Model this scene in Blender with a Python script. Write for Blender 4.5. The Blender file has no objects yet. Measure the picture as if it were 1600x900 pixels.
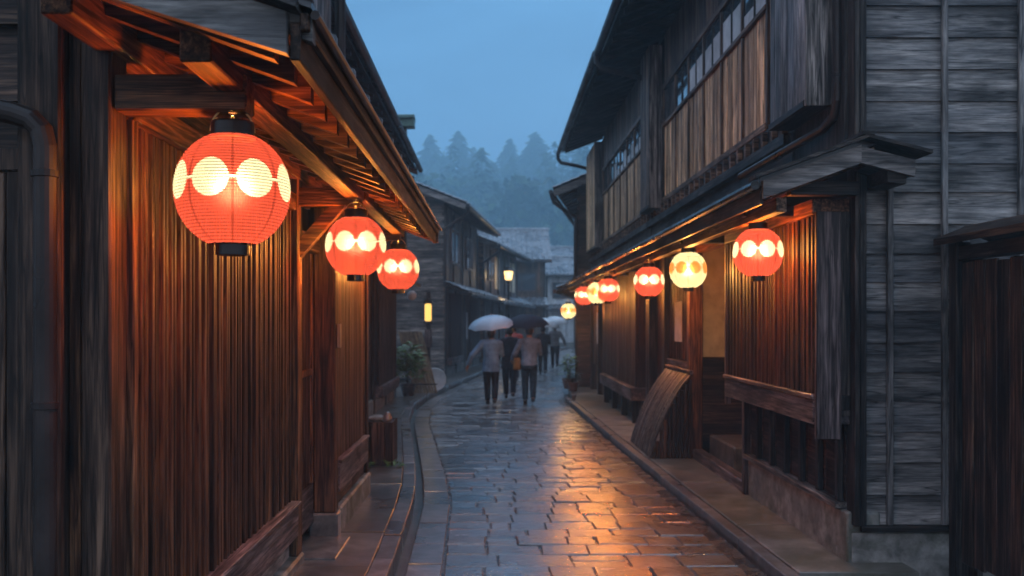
import bpy, bmesh, math, random
from mathutils import Vector, Matrix
random.seed(7)
R = math.radians
SC = bpy.context.scene
COL = SC.collection

# ------------------------------------------------------------------ materials
def ramp(nt, fac, stops):
    n = nt.nodes.new('ShaderNodeValToRGB')
    e = n.color_ramp.elements
    while len(e) < len(stops):
        e.new(0.5)
    for k, (p, c) in enumerate(stops):
        e[k].position = p
        e[k].color = (c[0], c[1], c[2], 1)
    nt.links.new(fac, n.inputs[0])
    return n.outputs[0]

def mth(nt, op, a, b=None, c=None, clamp=False):
    n = nt.nodes.new('ShaderNodeMath')
    n.operation = op
    n.use_clamp = clamp
    for k, v in enumerate((a, b, c)):
        if v is None:
            continue
        if isinstance(v, (int, float)):
            n.inputs[k].default_value = v
        else:
            nt.links.new(v, n.inputs[k])
    return n.outputs[0]

def mixc(nt, fac, a, b, mode='MIX'):
    n = nt.nodes.new('ShaderNodeMix')
    n.data_type = 'RGBA'
    n.blend_type = mode
    for sock, v in ((n.inputs[0], fac), (n.inputs[6], a), (n.inputs[7], b)):
        if isinstance(v, (int, float)):
            sock.default_value = v
        elif isinstance(v, tuple):
            sock.default_value = (v[0], v[1], v[2], 1)
        else:
            nt.links.new(v, sock)
    return n.outputs[2]

def noise(nt, vec, scale, detail=4, rough=0.55, dist=0.0):
    n = nt.nodes.new('ShaderNodeTexNoise')
    n.inputs['Scale'].default_value = scale
    n.inputs['Detail'].default_value = detail
    n.inputs['Roughness'].default_value = rough
    n.inputs['Distortion'].default_value = dist
    nt.links.new(vec, n.inputs['Vector'])
    return n.outputs['Fac']

def mapping(nt, vec, sc):
    n = nt.nodes.new('ShaderNodeMapping')
    n.inputs['Scale'].default_value = sc
    nt.links.new(vec, n.inputs['Vector'])
    return n.outputs[0]

def new_mat(name):
    m = bpy.data.materials.new(name)
    m.use_nodes = True
    nt = m.node_tree
    b = nt.nodes['Principled BSDF']
    return m, nt, b

def coords(nt, island=True):
    tc = nt.nodes.new('ShaderNodeTexCoord').outputs['Object']
    g = nt.nodes.new('ShaderNodeNewGeometry').outputs['Random Per Island']
    if not island:
        return tc, g
    cx = nt.nodes.new('ShaderNodeCombineXYZ')
    nt.links.new(mth(nt, 'MULTIPLY', g, 31.7), cx.inputs[0])
    nt.links.new(mth(nt, 'MULTIPLY', g, 17.3), cx.inputs[1])
    nt.links.new(mth(nt, 'MULTIPLY', g, 23.9), cx.inputs[2])
    va = nt.nodes.new('ShaderNodeVectorMath')
    va.operation = 'ADD'
    nt.links.new(tc, va.inputs[0])
    nt.links.new(cx.outputs[0], va.inputs[1])
    return va.outputs[0], g

def bump(nt, b, h, strength, dist):
    n = nt.nodes.new('ShaderNodeBump')
    n.inputs['Strength'].default_value = strength
    n.inputs['Distance'].default_value = dist
    nt.links.new(h, n.inputs['Height'])
    nt.links.new(n.outputs[0], b.inputs['Normal'])

WOODS = {   # dark, middle, light, roughness, stain depth
    'red':   ((.015, .007, .0045), (.060, .028, .016), (.155, .078, .042), .50, .5),
    'slat':  ((.030, .014, .008), (.070, .033, .018), (.125, .062, .033), .50, .45),
    'honey': ((.040, .018, .009), (.130, .060, .028), (.25, .125, .062), .48, .45),
    'dark':  ((.007, .006, .006), (.025, .020, .018), (.066, .055, .048), .50, .6),
    'brown': ((.013, .008, .006), (.042, .025, .018), (.095, .058, .040), .52, .55),
    'umber': ((.038, .021, .013), (.135, .079, .050), (.25, .158, .105), .52, .5),
    'grey':  ((.072, .071, .071), (.145, .141, .139), (.225, .219, .214), .50, .62),
    'pale':  ((.040, .037, .035), (.12, .108, .10), (.24, .22, .205), .50, .5),
    'tan':   ((.30, .165, .085), (.62, .37, .195), (.78, .51, .30), .55, .40),
    'mauve': ((.035, .026, .026), (.11, .083, .081), (.21, .165, .16), .45, .5),
}
MC = {}
def wood(kind, axis='z', fine=1.0):
    key = (kind, axis, fine)
    if key in MC:
        return MC[key]
    c0, c1, c2, rg, st = WOODS[kind]
    m, nt, b = new_mat('wood_%s_%s' % (kind, axis))
    v, g = coords(nt)
    lo, hi = (4.6, 52) if kind == 'grey' else (2.2 * fine, 50 * fine)
    sc = {'x': (lo, hi, hi), 'y': (hi, lo, hi), 'z': (hi, hi, lo)}[axis]
    mv = mapping(nt, v, sc)
    n1 = noise(nt, mv, 1.0, 7, .62, .35)
    n3 = noise(nt, mapping(nt, v, tuple(s * 2.4 for s in sc)), 1.0, 3, .6)
    sc2 = {'x': (.55, 2.2, 2.2), 'y': (2.2, .55, 2.2), 'z': (2.2, 2.2, .55)}[axis]
    n2 = noise(nt, mapping(nt, v, sc2), 1.5, 5, .6, .4)
    col = ramp(nt, n1, [(.33, c0), (.51, c1), (.68, c2)] if kind == 'grey' else [(.385, c0), (.51, c1), (.625, c2)])
    fibre = ramp(nt, n3, [(.36, (.50,) * 3), (.52, (1,) * 3)])
    col = mixc(nt, .40 if kind == 'grey' else .80, col, fibre, 'MULTIPLY')
    n8 = noise(nt, mapping(nt, v, tuple((.9 if s < 10 else s * .42) for s in sc)), 1.0, 2, .5, .5)
    crack = ramp(nt, mth(nt, 'ABSOLUTE', mth(nt, 'SUBTRACT', n8, .5)), [(0, (.16,) * 3), (.010, (.55,) * 3), (.024, (1,) * 3)])
    col = mixc(nt, .9, col, crack, 'MULTIPLY')
    stain = ramp(nt, n2, [(.36, ((1 - st) * .8,) * 3), (.50, (.90,) * 3), (.64, (1.30,) * 3)])
    col = mixc(nt, 1.0, col, stain, 'MULTIPLY')
    vo = nt.nodes.new('ShaderNodeTexVoronoi'); vo.inputs['Scale'].default_value = 1.0
    ks = {'x': (2.2, 7, 7), 'y': (7, 2.2, 7), 'z': (7, 7, 2.2)}[axis]
    nt.links.new(mapping(nt, v, ks), vo.inputs['Vector'])
    knot = ramp(nt, vo.outputs['Distance'], [(.08, (.30,) * 3), (.16, (.75,) * 3), (.26, (1,) * 3)])
    col = mixc(nt, 1.0, col, knot, 'MULTIPLY')
    n5 = noise(nt, mapping(nt, v, tuple(s * .16 for s in sc)), 1.0, 4, .6, .8)
    broad = ramp(nt, n5, [(.38, (.55, .55, .57)), (.50, (1,) * 3), (.62, (1.55, 1.5, 1.45))])
    col = mixc(nt, .9, col, broad, 'MULTIPLY')
    tint = ramp(nt, g, [(0, (.60, .61, .64)), (.45, (.94, .92, .91)), (.8, (1.18, 1.14, 1.1)), (1, (1.5, 1.43, 1.36))])
    col = mixc(nt, 1.0, col, tint, 'MULTIPLY')
    nt.links.new(col, b.inputs['Base Color'])
    rr = ramp(nt, n2, [(.3, (rg + .18,) * 3), (.7, (rg - .12,) * 3)])
    nt.links.new(rr, b.inputs['Roughness'])
    b.inputs['Specular IOR Level'].default_value = .18
    hh = mth(nt, 'ADD', mth(nt, 'MULTIPLY', n1, .7), mth(nt, 'MULTIPLY', n3, .5))
    bump(nt, b, hh, .55, .006)
    MC[key] = m
    return m

def rough_mat(name, c0, c1, c2, scale=6, rg=.8, bs=.4, bd=.01, moss=None, spec=.35, metal=0, island=True, stretch=(1, 1, 1), film=0):
    if name in MC:
        return MC[name]
    m, nt, b = new_mat(name)
    v, g = coords(nt, island)
    v = mapping(nt, v, stretch)
    n1 = noise(nt, v, scale, 8, .65, .2)
    n2 = noise(nt, v, scale * .17, 4, .6, .5)
    col = ramp(nt, n1, [(.35, c0), (.5, c1), (.66, c2)])
    st = ramp(nt, n2, [(.32, (.55,) * 3), (.6, (1.1,) * 3)])
    col = mixc(nt, 1.0, col, st, 'MULTIPLY')
    tint = ramp(nt, g, [(0, (.7, .7, .72)), (.5, (1, 1, 1)), (1, (1.25, 1.22, 1.18))])
    col = mixc(nt, 1.0, col, tint, 'MULTIPLY')
    if moss:
        n4 = noise(nt, v, scale * .35, 6, .7, .6)
        f = mth(nt, 'MULTIPLY', mth(nt, 'SUBTRACT', n4, .47, None, True), 4.5, None, True)
        col = mixc(nt, f, col, moss)
    nt.links.new(col, b.inputs['Base Color'])
    rr = ramp(nt, n2, [(.3, (max(.03, rg - .18),) * 3), (.7, (min(1, rg + .12),) * 3)])
    nt.links.new(rr, b.inputs['Roughness'])
    b.inputs['Specular IOR Level'].default_value = spec
    b.inputs['Metallic'].default_value = metal
    if film:
        nt.links.new(ramp(nt, n2, [(.35, (film,) * 3), (.62, (film * .5,) * 3)]), b.inputs['Coat Weight']); b.inputs['Coat Roughness'].default_value = .22; b.inputs['Coat IOR'].default_value = 1.8
    bump(nt, b, n1, bs, bd)
    MC[name] = m
    return m

def plain(name, c, rg=.6, spec=.4, metal=0, var=.12):
    return rough_mat(name, tuple(x * (1 - var * 2) for x in c), c, tuple(x * (1 + var) for x in c), 9, rg, .12, .003, None, spec, metal)

def paving_mat():
    m, nt, b = new_mat('wet_paving_stone')
    v, g = coords(nt)
    obj = nt.nodes.new('ShaderNodeTexCoord').outputs['Object']
    n1 = noise(nt, v, 5, 8, .68, .3)
    n2 = noise(nt, v, 38, 5, .65)
    n3 = noise(nt, obj, .9, 4, .55, .5)
    col = ramp(nt, n1, [(.36, (.026, .025, .025)), (.5, (.060, .057, .056)), (.66, (.118, .112, .110))])
    tint = ramp(nt, g, [(0, (.60, .64, .72)), (.45, (.95, .95, .97)), (.75, (1.10, 1.03, .97)), (1, (1.35, 1.28, 1.2))])
    col = mixc(nt, 1.0, col, tint, 'MULTIPLY')
    nt.links.new(col, b.inputs['Base Color'])
    wet = mth(nt, 'ADD', mth(nt, 'MULTIPLY', n3, .65), mth(nt, 'MULTIPLY', n1, .35))
    rr = ramp(nt, wet, [(.36, (.22,) * 3), (.50, (.36,) * 3), (.66, (.55,) * 3)])
    nt.links.new(rr, b.inputs['Roughness'])
    b.inputs['Specular IOR Level'].default_value = .3
    h = mth(nt, 'ADD', mth(nt, 'MULTIPLY', n1, .8), mth(nt, 'MULTIPLY', n2, .5))
    bump(nt, b, h, .70, .018)
    b.inputs['Coat IOR'].default_value = 1.95
    cw = ramp(nt, wet, [(.40, (1,) * 3), (.64, (.75,) * 3)])
    nt.links.new(cw, b.inputs['Coat Weight'])
    nt.links.new(ramp(nt, wet, [(.38, (.08,) * 3), (.50, (.16,) * 3), (.62, (.28,) * 3)]), b.inputs['Coat Roughness'])
    n6 = noise(nt, v, 17, 4, .6)
    bn = nt.nodes.new('ShaderNodeBump'); bn.inputs['Strength'].default_value = .85; bn.inputs['Distance'].default_value = .008
    nt.links.new(n6, bn.inputs['Height']); nt.links.new(bn.outputs[0], b.inputs['Coat Normal'])
    return m

def paper_mat(name, ground, dots, tg, td):
    """lantern paper: eight dots on a thin line round the belly, lit by the bulb inside"""
    m, nt, b = new_mat(name)
    nt.nodes.remove(b)
    out = nt.nodes['Material Output']
    tc = nt.nodes.new('ShaderNodeTexCoord').outputs['Object']
    s = nt.nodes.new('ShaderNodeSeparateXYZ')
    nt.links.new(tc, s.inputs[0])
    x, y, z = s.outputs
    th = mth(nt, 'ARCTAN2', y, x)
    step = math.pi / 4
    a = mth(nt, 'SUBTRACT', mth(nt, 'MODULO', mth(nt, 'ADD', th, 20 * step), step), step / 2)
    a = mth(nt, 'MULTIPLY', a, .2)
    h = mth(nt, 'SUBTRACT', z, .022)
    d = mth(nt, 'SQRT', mth(nt, 'ADD', mth(nt, 'MULTIPLY', a, a), mth(nt, 'MULTIPLY', h, h)))
    dot = mth(nt, 'LESS_THAN', d, .0655)
    band = mth(nt, 'LESS_THAN', mth(nt, 'ABSOLUTE', h), .0055)
    mark = mth(nt, 'MAXIMUM', dot, band)
    seam = mth(nt, 'GREATER_THAN', mth(nt, 'ABSOLUTE', a), step * .1 - .0046)
    rib = mth(nt, 'SINE', mth(nt, 'MULTIPLY', z, 2 * math.pi / .0104))
    rib = mth(nt, 'POWER', mth(nt, 'MULTIPLY_ADD', rib, .5, .5), .6)
    rib = mth(nt, 'MULTIPLY_ADD', rib, .78, .38)
    paper = noise(nt, mapping(nt, tc, (1, 1, 1)), 14, 4, .6)
    rib = mth(nt, 'MULTIPLY', rib, mth(nt, 'MULTIPLY_ADD', paper, .30, .85))
    rib = mth(nt, 'MULTIPLY', rib, mth(nt, 'SUBTRACT', 1.0, mth(nt, 'MULTIPLY', mth(nt, 'MULTIPLY', seam, mth(nt, 'SUBTRACT', 1, mark)), .42)))
    col = mixc(nt, mark, ground, dots)
    cr = nt.nodes.new('ShaderNodeCombineColor')
    for k in range(3):
        nt.links.new(rib, cr.inputs[k])
    col = mixc(nt, 1.0, col, cr.outputs[0], 'MULTIPLY')
    tl = nt.nodes.new('ShaderNodeBsdfTranslucent')
    nt.links.new(col, tl.inputs[0])
    tr = nt.nodes.new('ShaderNodeBsdfTransparent')
    nt.links.new(mixc(nt, mark, tg, td), tr.inputs[0])
    rf = nt.nodes.new('ShaderNodeBsdfRefraction')
    rf.inputs['Roughness'].default_value = .78; rf.inputs['IOR'].default_value = 1.25
    nt.links.new(mixc(nt, 1.0, col, (2.2, 2.2, 2.2), 'MULTIPLY'), rf.inputs[0])
    m0 = nt.nodes.new('ShaderNodeMixShader'); m0.inputs[0].default_value = .10
    nt.links.new(tl.outputs[0], m0.inputs[1]); nt.links.new(rf.outputs[0], m0.inputs[2])
    ms = nt.nodes.new('ShaderNodeMixShader')
    ms.inputs[0].default_value = .5
    nt.links.new(m0.outputs[0], ms.inputs[1])
    nt.links.new(tr.outputs[0], ms.inputs[2])
    nt.links.new(ms.outputs[0], out.inputs[0])
    return m

def glow_mat(name, c, s):
    m, nt, b = new_mat(name)
    b.inputs['Base Color'].default_value = (c[0] * .6, c[1] * .6, c[2] * .6, 1)
    b.inputs['Emission Color'].default_value = (*c, 1)
    b.inputs['Emission Strength'].default_value = s
    return m

def glass_mat(name, c, rg=.05):
    m, nt, b = new_mat(name)
    tc = nt.nodes.new('ShaderNodeTexCoord').outputs['Object']
    n = noise(nt, tc, 1.7, 3)
    b.inputs['Base Color'].default_value = (*c, 1)
    b.inputs['Roughness'].default_value = rg
    b.inputs['Specular IOR Level'].default_value = 1.0
    b.inputs['Coat Weight'].default_value = .6
    bump(nt, b, n, .10, .02)
    return m

def sheer_mat(name, c, alpha):
    m, nt, b = new_mat(name)
    b.inputs['Base Color'].default_value = (*c, 1)
    b.inputs['Roughness'].default_value = .25
    b.inputs['Alpha'].default_value = alpha
    return m

# ------------------------------------------------------------------ mesh builder
class MB:
    def __init__(self):
        self.v, self.f = [], []
    def add(self, vs, fs):
        o = len(self.v)
        self.v += [tuple(p) for p in vs]
        self.f += [tuple(o + i for i in q) for q in fs]
    def para(self, p, u, v, w):
        p, u, v, w = Vector(p), Vector(u), Vector(v), Vector(w)
        if u.cross(v).dot(w) < 0:
            u, v = v, u
        q = [p, p + u, p + u + v, p + v]
        q += [x + w for x in q]
        self.add(q, [(3, 2, 1, 0), (4, 5, 6, 7), (0, 1, 5, 4), (1, 2, 6, 5), (2, 3, 7, 6), (3, 0, 4, 7)])
    def box(self, x0, x1, y0, y1, z0, z1, c=.004):
        """box with small chamfers so its edges catch the light"""
        if x0 > x1: x0, x1 = x1, x0
        if y0 > y1: y0, y1 = y1, y0
        if z0 > z1: z0, z1 = z1, z0
        c = min(c, (x1 - x0) * .3, (y1 - y0) * .3, (z1 - z0) * .3)
        X, Y, Z = (x0, x1), (y0, y1), (z0, z1)
        vs = []
        for i in (0, 1):
            for j in (0, 1):
                for k in (0, 1):
                    si, sj, sk = (c, -c)[i], (c, -c)[j], (c, -c)[k]
                    vs += [(X[i], Y[j] + sj, Z[k] + sk), (X[i] + si, Y[j], Z[k] + sk), (X[i] + si, Y[j] + sj, Z[k])]
        def q(i, j, k, a): return ((i * 2 + j) * 2 + k) * 3 + a
        fs = []
        for i in (0, 1):
            f = [q(i, 0, 0, 0), q(i, 1, 0, 0), q(i, 1, 1, 0), q(i, 0, 1, 0)]
            fs.append(f if i else f[::-1])
            f = [q(0, i, 0, 1), q(1, i, 0, 1), q(1, i, 1, 1), q(0, i, 1, 1)]
            fs.append(f[::-1] if i else f)
            f = [q(0, 0, i, 2), q(1, 0, i, 2), q(1, 1, i, 2), q(0, 1, i, 2)]
            fs.append(f if i else f[::-1])
        for i in (0, 1):
            for j in (0, 1):
                f = [q(i, j, 0, 0), q(i, j, 1, 0), q(i, j, 1, 1), q(i, j, 0, 1)]
                fs.append(f if (i ^ j) else f[::-1])
                f = [q(i, 0, j, 0), q(i, 1, j, 0), q(i, 1, j, 2), q(i, 0, j, 2)]
                fs.append(f[::-1] if (i ^ j) == 0 and i or (i ^ j) == 1 and not i else f)
                f = [q(0, i, j, 1), q(1, i, j, 1), q(1, i, j, 2), q(0, i, j, 2)]
                fs.append(f if (i ^ j) == 0 else f[::-1])
        for i in (0, 1):
            for j in (0, 1):
                for k in (0, 1):
                    fs.append([q(i, j, k, 0), q(i, j, k, 1), q(i, j, k, 2)])
        self.add(vs, fs)
    def tube(self, pts, r, n=10, cap=True):
        pts = [Vector(p) for p in pts]
        rs = r if isinstance(r, (list, tuple)) else [r] * len(pts)
        rings = []
        up = Vector((0, 0, 1))
        prev = None
        for i, p in enumerate(pts):
            t = (pts[min(i + 1, len(pts) - 1)] - pts[max(i - 1, 0)]).normalized()
            if prev is None:
                a = t.cross(up)
                if a.length < 1e-3: a = t.cross(Vector((1, 0, 0)))
            else:
                a = prev - t * prev.dot(t)
                if a.length < 1e-4: a = t.cross(Vector((1, 0, 0)))
            a.normalize(); prev = a
            b = t.cross(a)
            rings.append([p + (a * math.cos(2 * math.pi * k / n) + b * math.sin(2 * math.pi * k / n)) * rs[i] for k in range(n)])
        vs = [p for rg in rings for p in rg]
        fs = []
        for i in range(len(rings) - 1):
            for k in range(n):
                fs.append((i * n + k, i * n + (k + 1) % n, (i + 1) * n + (k + 1) % n, (i + 1) * n + k))
        if cap:
            fs.append(tuple(range(n))[::-1])
            fs.append(tuple((len(rings) - 1) * n + k for k in range(n)))
        self.add(vs, fs)
    def lathe(self, prof, c=(0, 0, 0), n=32, capb=True, capt=True):
        vs = [(c[0] + r * math.cos(2 * math.pi * k / n), c[1] + r * math.sin(2 * math.pi * k / n), c[2] + z) for r, z in prof for k in range(n)]
        fs = []
        for i in range(len(prof) - 1):
            for k in range(n):
                fs.append((i * n + k, i * n + (k + 1) % n, (i + 1) * n + (k + 1) % n, (i + 1) * n + k))
        if capb: fs.append(tuple(range(n))[::-1])
        if capt: fs.append(tuple((len(prof) - 1) * n + k for k in range(n)))
        self.add(vs, fs)
    def loft(self, rings, n=14):
        """rings: (centre, rx, ry) stacked in z-ish order, elliptical in xy"""
        vs = [(c[0] + rx * math.cos(2 * math.pi * k / n), c[1] + ry * math.sin(2 * math.pi * k / n), c[2]) for c, rx, ry in rings for k in range(n)]
        fs = [(i * n + k, i * n + (k + 1) % n, (i + 1) * n + (k + 1) % n, (i + 1) * n + k) for i in range(len(rings) - 1) for k in range(n)]
        fs.append(tuple(range(n))[::-1]); fs.append(tuple((len(rings) - 1) * n + k for k in range(n)))
        self.add(vs, fs)
    def tiles(self, p, u, v, pitch=.27, course=.24, amp=.035):
        """pan-tile sheet: p eave corner, u along the eave, v up the slope"""
        p, u, v = Vector(p), Vector(u), Vector(v)
        n = u.cross(v).normalized()
        if n.z < 0: n = -n
        nc, nr = max(1, round(u.length / pitch)), max(1, round(v.length / course))
        prof = [(0, .0), (.14, .75), (.28, 1.0), (.42, .75), (.56, .05), (.78, -.25)]
        ts = [((i + a) / nc, h) for i in range(nc) for a, h in prof] + [(1, 0)]
        vs, fs = [], []
        W = len(ts)
        rows = []
        for j in range(nr):
            rows += [(j / nr, .022), ((j + .999) / nr, 0.0)]
        for r, off in rows:
            jit = random.uniform(-.003, .003)
            for t, h in ts:
                vs.append(p + u * t + v * r + n * (off + jit + amp * h))
        for j in range(len(rows) - 1):
            for i in range(W - 1):
                fs.append((j * W + i, j * W + i + 1, (j + 1) * W + i + 1, (j + 1) * W + i))
        # closing lip at the eave
        o = len(vs)
        for t, h in ts:
            vs.append(p + u * t - n * .05)
        for i in range(W - 1):
            fs.append((o + i, o + i + 1, i + 1, i))
        self.add(vs, fs)
    def build(self, name, mat, parent=None, local=False, smooth=False, mats=None):
        off = Vector((0, 0, 0))
        if parent is not None and not local:
            off = Vector(parent['org']) if 'org' in parent else Vector(ORG[parent.name])
        me = bpy.data.meshes.new(name)
        me.from_pydata([tuple(Vector(p) - off) for p in self.v], [], self.f)
        me.update()
        bm = bmesh.new(); bm.from_mesh(me)
        bmesh.ops.recalc_face_normals(bm, faces=bm.faces)
        bm.to_mesh(me); bm.free()
        if smooth:
            me.polygons.foreach_set('use_smooth', [True] * len(me.polygons))
        o = bpy.data.objects.new(name, me)
        me.materials.append(mat)
        COL.objects.link(o)
        if parent is not None:
            o.parent = parent
            ORG[o.name] = ORG[parent.name]
        else:
            ORG[o.name] = (0, 0, 0)
        return o

ORG = {}
def thing(name, label, cat, loc=(0, 0, 0), rz=0, group=None):
    o = bpy.data.objects.new(name, None)
    o.empty_display_size = .2
    COL.objects.link(o)
    o.location = loc
    o.rotation_euler = (0, 0, rz)
    o['label'] = label
    o['category'] = cat
    if group: o['group'] = group
    ORG[o.name] = tuple(loc)
    return o
def tag(o, label, cat, group=None):
    o['label'] = label; o['category'] = cat
    if group: o['group'] = group
    return o
def struct(o):
    o['kind'] = 'structure'
    return o
def copy_tree(o, parent=None):
    c = o.copy()
    COL.objects.link(c)
    if parent is not None: c.parent = parent
    for ch in list(o.children):
        copy_tree(ch, c)
    return c
def lerp(a, b, t): return a + (b - a) * t
def interp(tab, y):
    if y <= tab[0][0]: return tab[0][1]
    for (a, xa), (b, xb) in zip(tab, tab[1:]):
        if y <= b:
            t = (y - a) / (b - a)
            return lerp(xa, xb, t)
    return tab[-1][1]

M_METAL = plain('dark_pipe_metal', (.030, .022, .020), .42, .22, .2)
M_COPPER = plain('green_copper', (.055, .10, .085), .5, .4, .3)
M_TILE = rough_mat('wet_grey_roof_tile', (.075, .082, .09), (.17, .183, .20), (.28, .30, .32), 5, .30, .3, .006, None, .55)
M_CONC = rough_mat('mossy_concrete', (.10, .096, .086), (.20, .192, .175), (.31, .30, .275), 7, .55, .4, .01, (.050, .058, .030), .4)
M_STONE = rough_mat('damp_kerb_stone', (.050, .048, .049), (.100, .096, .096), (.165, .158, .155), 6, .38, .45, .012, None, .5, film=.8)
M_SLAB = rough_mat('damp_footway_slab', (.050, .046, .043), (.095, .088, .082), (.155, .145, .135), 4, .40, .4, .01, (.045, .048, .030), .5, film=.8)
M_BLACK = plain('black_gloss', (.007, .006, .006), .32, .3)
M_PLASTER = rough_mat('cream_plaster', (.52, .42, .30), (.66, .55, .40), (.74, .63, .47), 5, .8, .15, .004, None, .2)
M_WHITEPL = rough_mat('grey_white_plaster', (.55, .56, .57), (.70, .71, .72), (.78, .79, .80), 4, .8, .15, .004, None, .2)
M_GLASS = glass_mat('window_glass', (.05, .065, .08))
M_PAPERW = plain('white_notice_paper', (.55, .55, .56), .7, .2, 0, .06)
M_VOID = plain('dark_interior', (.010, .008, .007), .8, .1)

# ------------------------------------------------------------------ look settings
HAZE = 0.0032
EXPO = 0.0
SKY_RAMP = [(0.0, (1.0, 2.6, 4.6)), (.18, (1.05, 2.9, 5.4)), (.34, (1.05, 3.0, 5.8)), (.5, (5.0, 9.0, 15.0)), (1.0, (9, 13.5, 20.0))]
SKY_REST = [(0.0, (8.0, 9.0, 11.4)), (.3, (10.2, 12, 15.4)), (1.0, (11.5, 16, 23))]
# ------------------------------------------------------------------ camera
F_PX = 1500.0
cam = bpy.data.cameras.new('camera')
cam.sensor_width = 36
cam.lens = F_PX / 1600 * 36
cam.shift_x = 28 / 1600
cam.shift_y = 52 / 1600
cam.clip_start = .05
cam.clip_end = 2000
cam.dof.use_dof = True
cam.dof.focus_distance = 4.3
cam.dof.aperture_fstop = 3.0
cam.dof.aperture_blades = 9
co = bpy.data.objects.new('camera', cam)
co.location = (0, 0, 1.7)
co.rotation_euler = (R(90), 0, 0)
COL.objects.link(co)
SC.camera = co

# ------------------------------------------------------------------ street plan
KL = [(1.0, -.66), (6.4, -.68), (9, -.74), (10.5, -.86), (12.9, -1.10), (16, -1.42), (18.5, -1.55), (21, -1.48),
      (24, -1.18), (28, -.72), (31.5, -.34), (36, .34), (45, 2.0), (52, 3.1), (62, 5.0)]
KR = [(1.0, 2.02), (6.4, 1.86), (14, 1.66), (20.7, 1.52), (21.2, 1.72), (24, 1.86), (30.7, 2.35), (36, 3.0), (45, 4.3), (62, 7.4)]
WL = [(1.0, -1.6), (9.05, -1.55), (9.2, -2.4), (22, -2.4), (28, -1.8), (36, -.8), (45, .6), (62, 3.4)]
WR = [(1.0, 2.75), (21, 2.75), (30.7, 3.2), (36, 3.8), (45, 5.0), (62, 7.6)]
kl = lambda y: interp(KL, y)
kr = lambda y: interp(KR, y)

def ground_height(x, y):
    d = max(0.0, y - 120 + .12 * abs(x - 10))
    h = 0.15 * d + 4.5 * math.sin(x * .02 + 1) * min(1, d / 40)
    return max(h, 0) - .06 if d > 0 else -.06

mb = MB()
NX, NY = 60, 64
xs = [-250 + 500 * i / NX for i in range(NX + 1)]
ys = [-30 + 500 * (j / NY) ** 1.25 for j in range(NY + 1)]
mb.add([(x, y, ground_height(x, y)) for y in ys for x in xs],
       [(j * (NX + 1) + i, j * (NX + 1) + i + 1, (j + 1) * (NX + 1) + i + 1, (j + 1) * (NX + 1) + i) for j in range(NY) for i in range(NX)])
g_mat = rough_mat('dark_damp_earth', (.018, .017, .016), (.040, .038, .034), (.065, .062, .055), 1.6, .5, .5, .03, (.028, .040, .024), .4, 0, False)
struct(mb.build('ground', g_mat, smooth=True))

# paving slabs
mb = MB()
base = MB()
y = 1.0
pts = []
while y < 62:
    pts.append((y, kl(y) + .09, kr(y) - .02)); y += 1.0
base.add([(p[k], p[0], -.013) for p in pts for k in (1, 2)], [(2 * i, 2 * i + 1, 2 * i + 3, 2 * i + 2) for i in range(len(pts) - 1)])
y = 1.6
while y < 60:
    dy = random.uniform(.22, .36) * (1 if y < 36 else 2)
    y1 = y + dy
    def xl(yy): return kl(yy) + .34
    def xr(yy): return kr(yy) - .15
    n = random.choice((5, 6, 6, 7, 7))
    cuts = [0] + sorted((i + random.uniform(-.30, .30)) / n for i in range(1, n)) + [1]
    for a, b in zip(cuts, cuts[1:]):
        if random.random() < .10 and y < 25 and dy > .28:
            segs = [(y, lerp(y, y1, .5)), (lerp(y, y1, .5), y1)]
        else:
            segs = [(y, y1)]
        for ya, yb in segs:
            g = .003
            cs = [(lerp(xl(ya), xr(ya), a) + g, ya + g), (lerp(xl(ya), xr(ya), b) - g, ya + g),
                  (lerp(xl(yb), xr(yb), b) - g, yb - g), (lerp(xl(yb), xr(yb), a) + g, yb - g)]
            z0 = random.uniform(-.007, .005)
            tx, ty = random.uniform(-.014, .014), random.uniform(-.022, .022)
            cx, cy = sum(c[0] for c in cs) / 4, sum(c[1] for c in cs) / 4
            cs = [(c[0] + random.uniform(-.006, .006), c[1] + random.uniform(-.006, .006)) for c in cs]
            lo = [(c[0], c[1], -.05) for c in cs]
            md = [(c[0], c[1], z0 - .012 + tx * (c[0] - cx) + ty * (c[1] - cy)) for c in cs]
            k = random.uniform(.006, .013)
            tp = [(c[0] + (k if c[0] < cx else -k), c[1] + (k if c[1] < cy else -k), z0 + tx * (c[0] - cx) + ty * (c[1] - cy)) for c in cs]
            mb.add(lo + md + tp, [(8, 9, 10, 11)] + [(i, (i + 1) % 4, 4 + (i + 1) % 4, 4 + i) for i in range(4)] + [(4 + i, 4 + (i + 1) % 4, 8 + (i + 1) % 4, 8 + i) for i in range(4)])
    y = y1
struct(mb.build('street_paving', paving_mat()))
struct(base.build('street_bed', rough_mat('wet_joint_grit', (.018, .018, .019), (.036, .035, .035), (.06, .058, .056), 30, .28, .5, .01, None, .5)))

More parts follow.
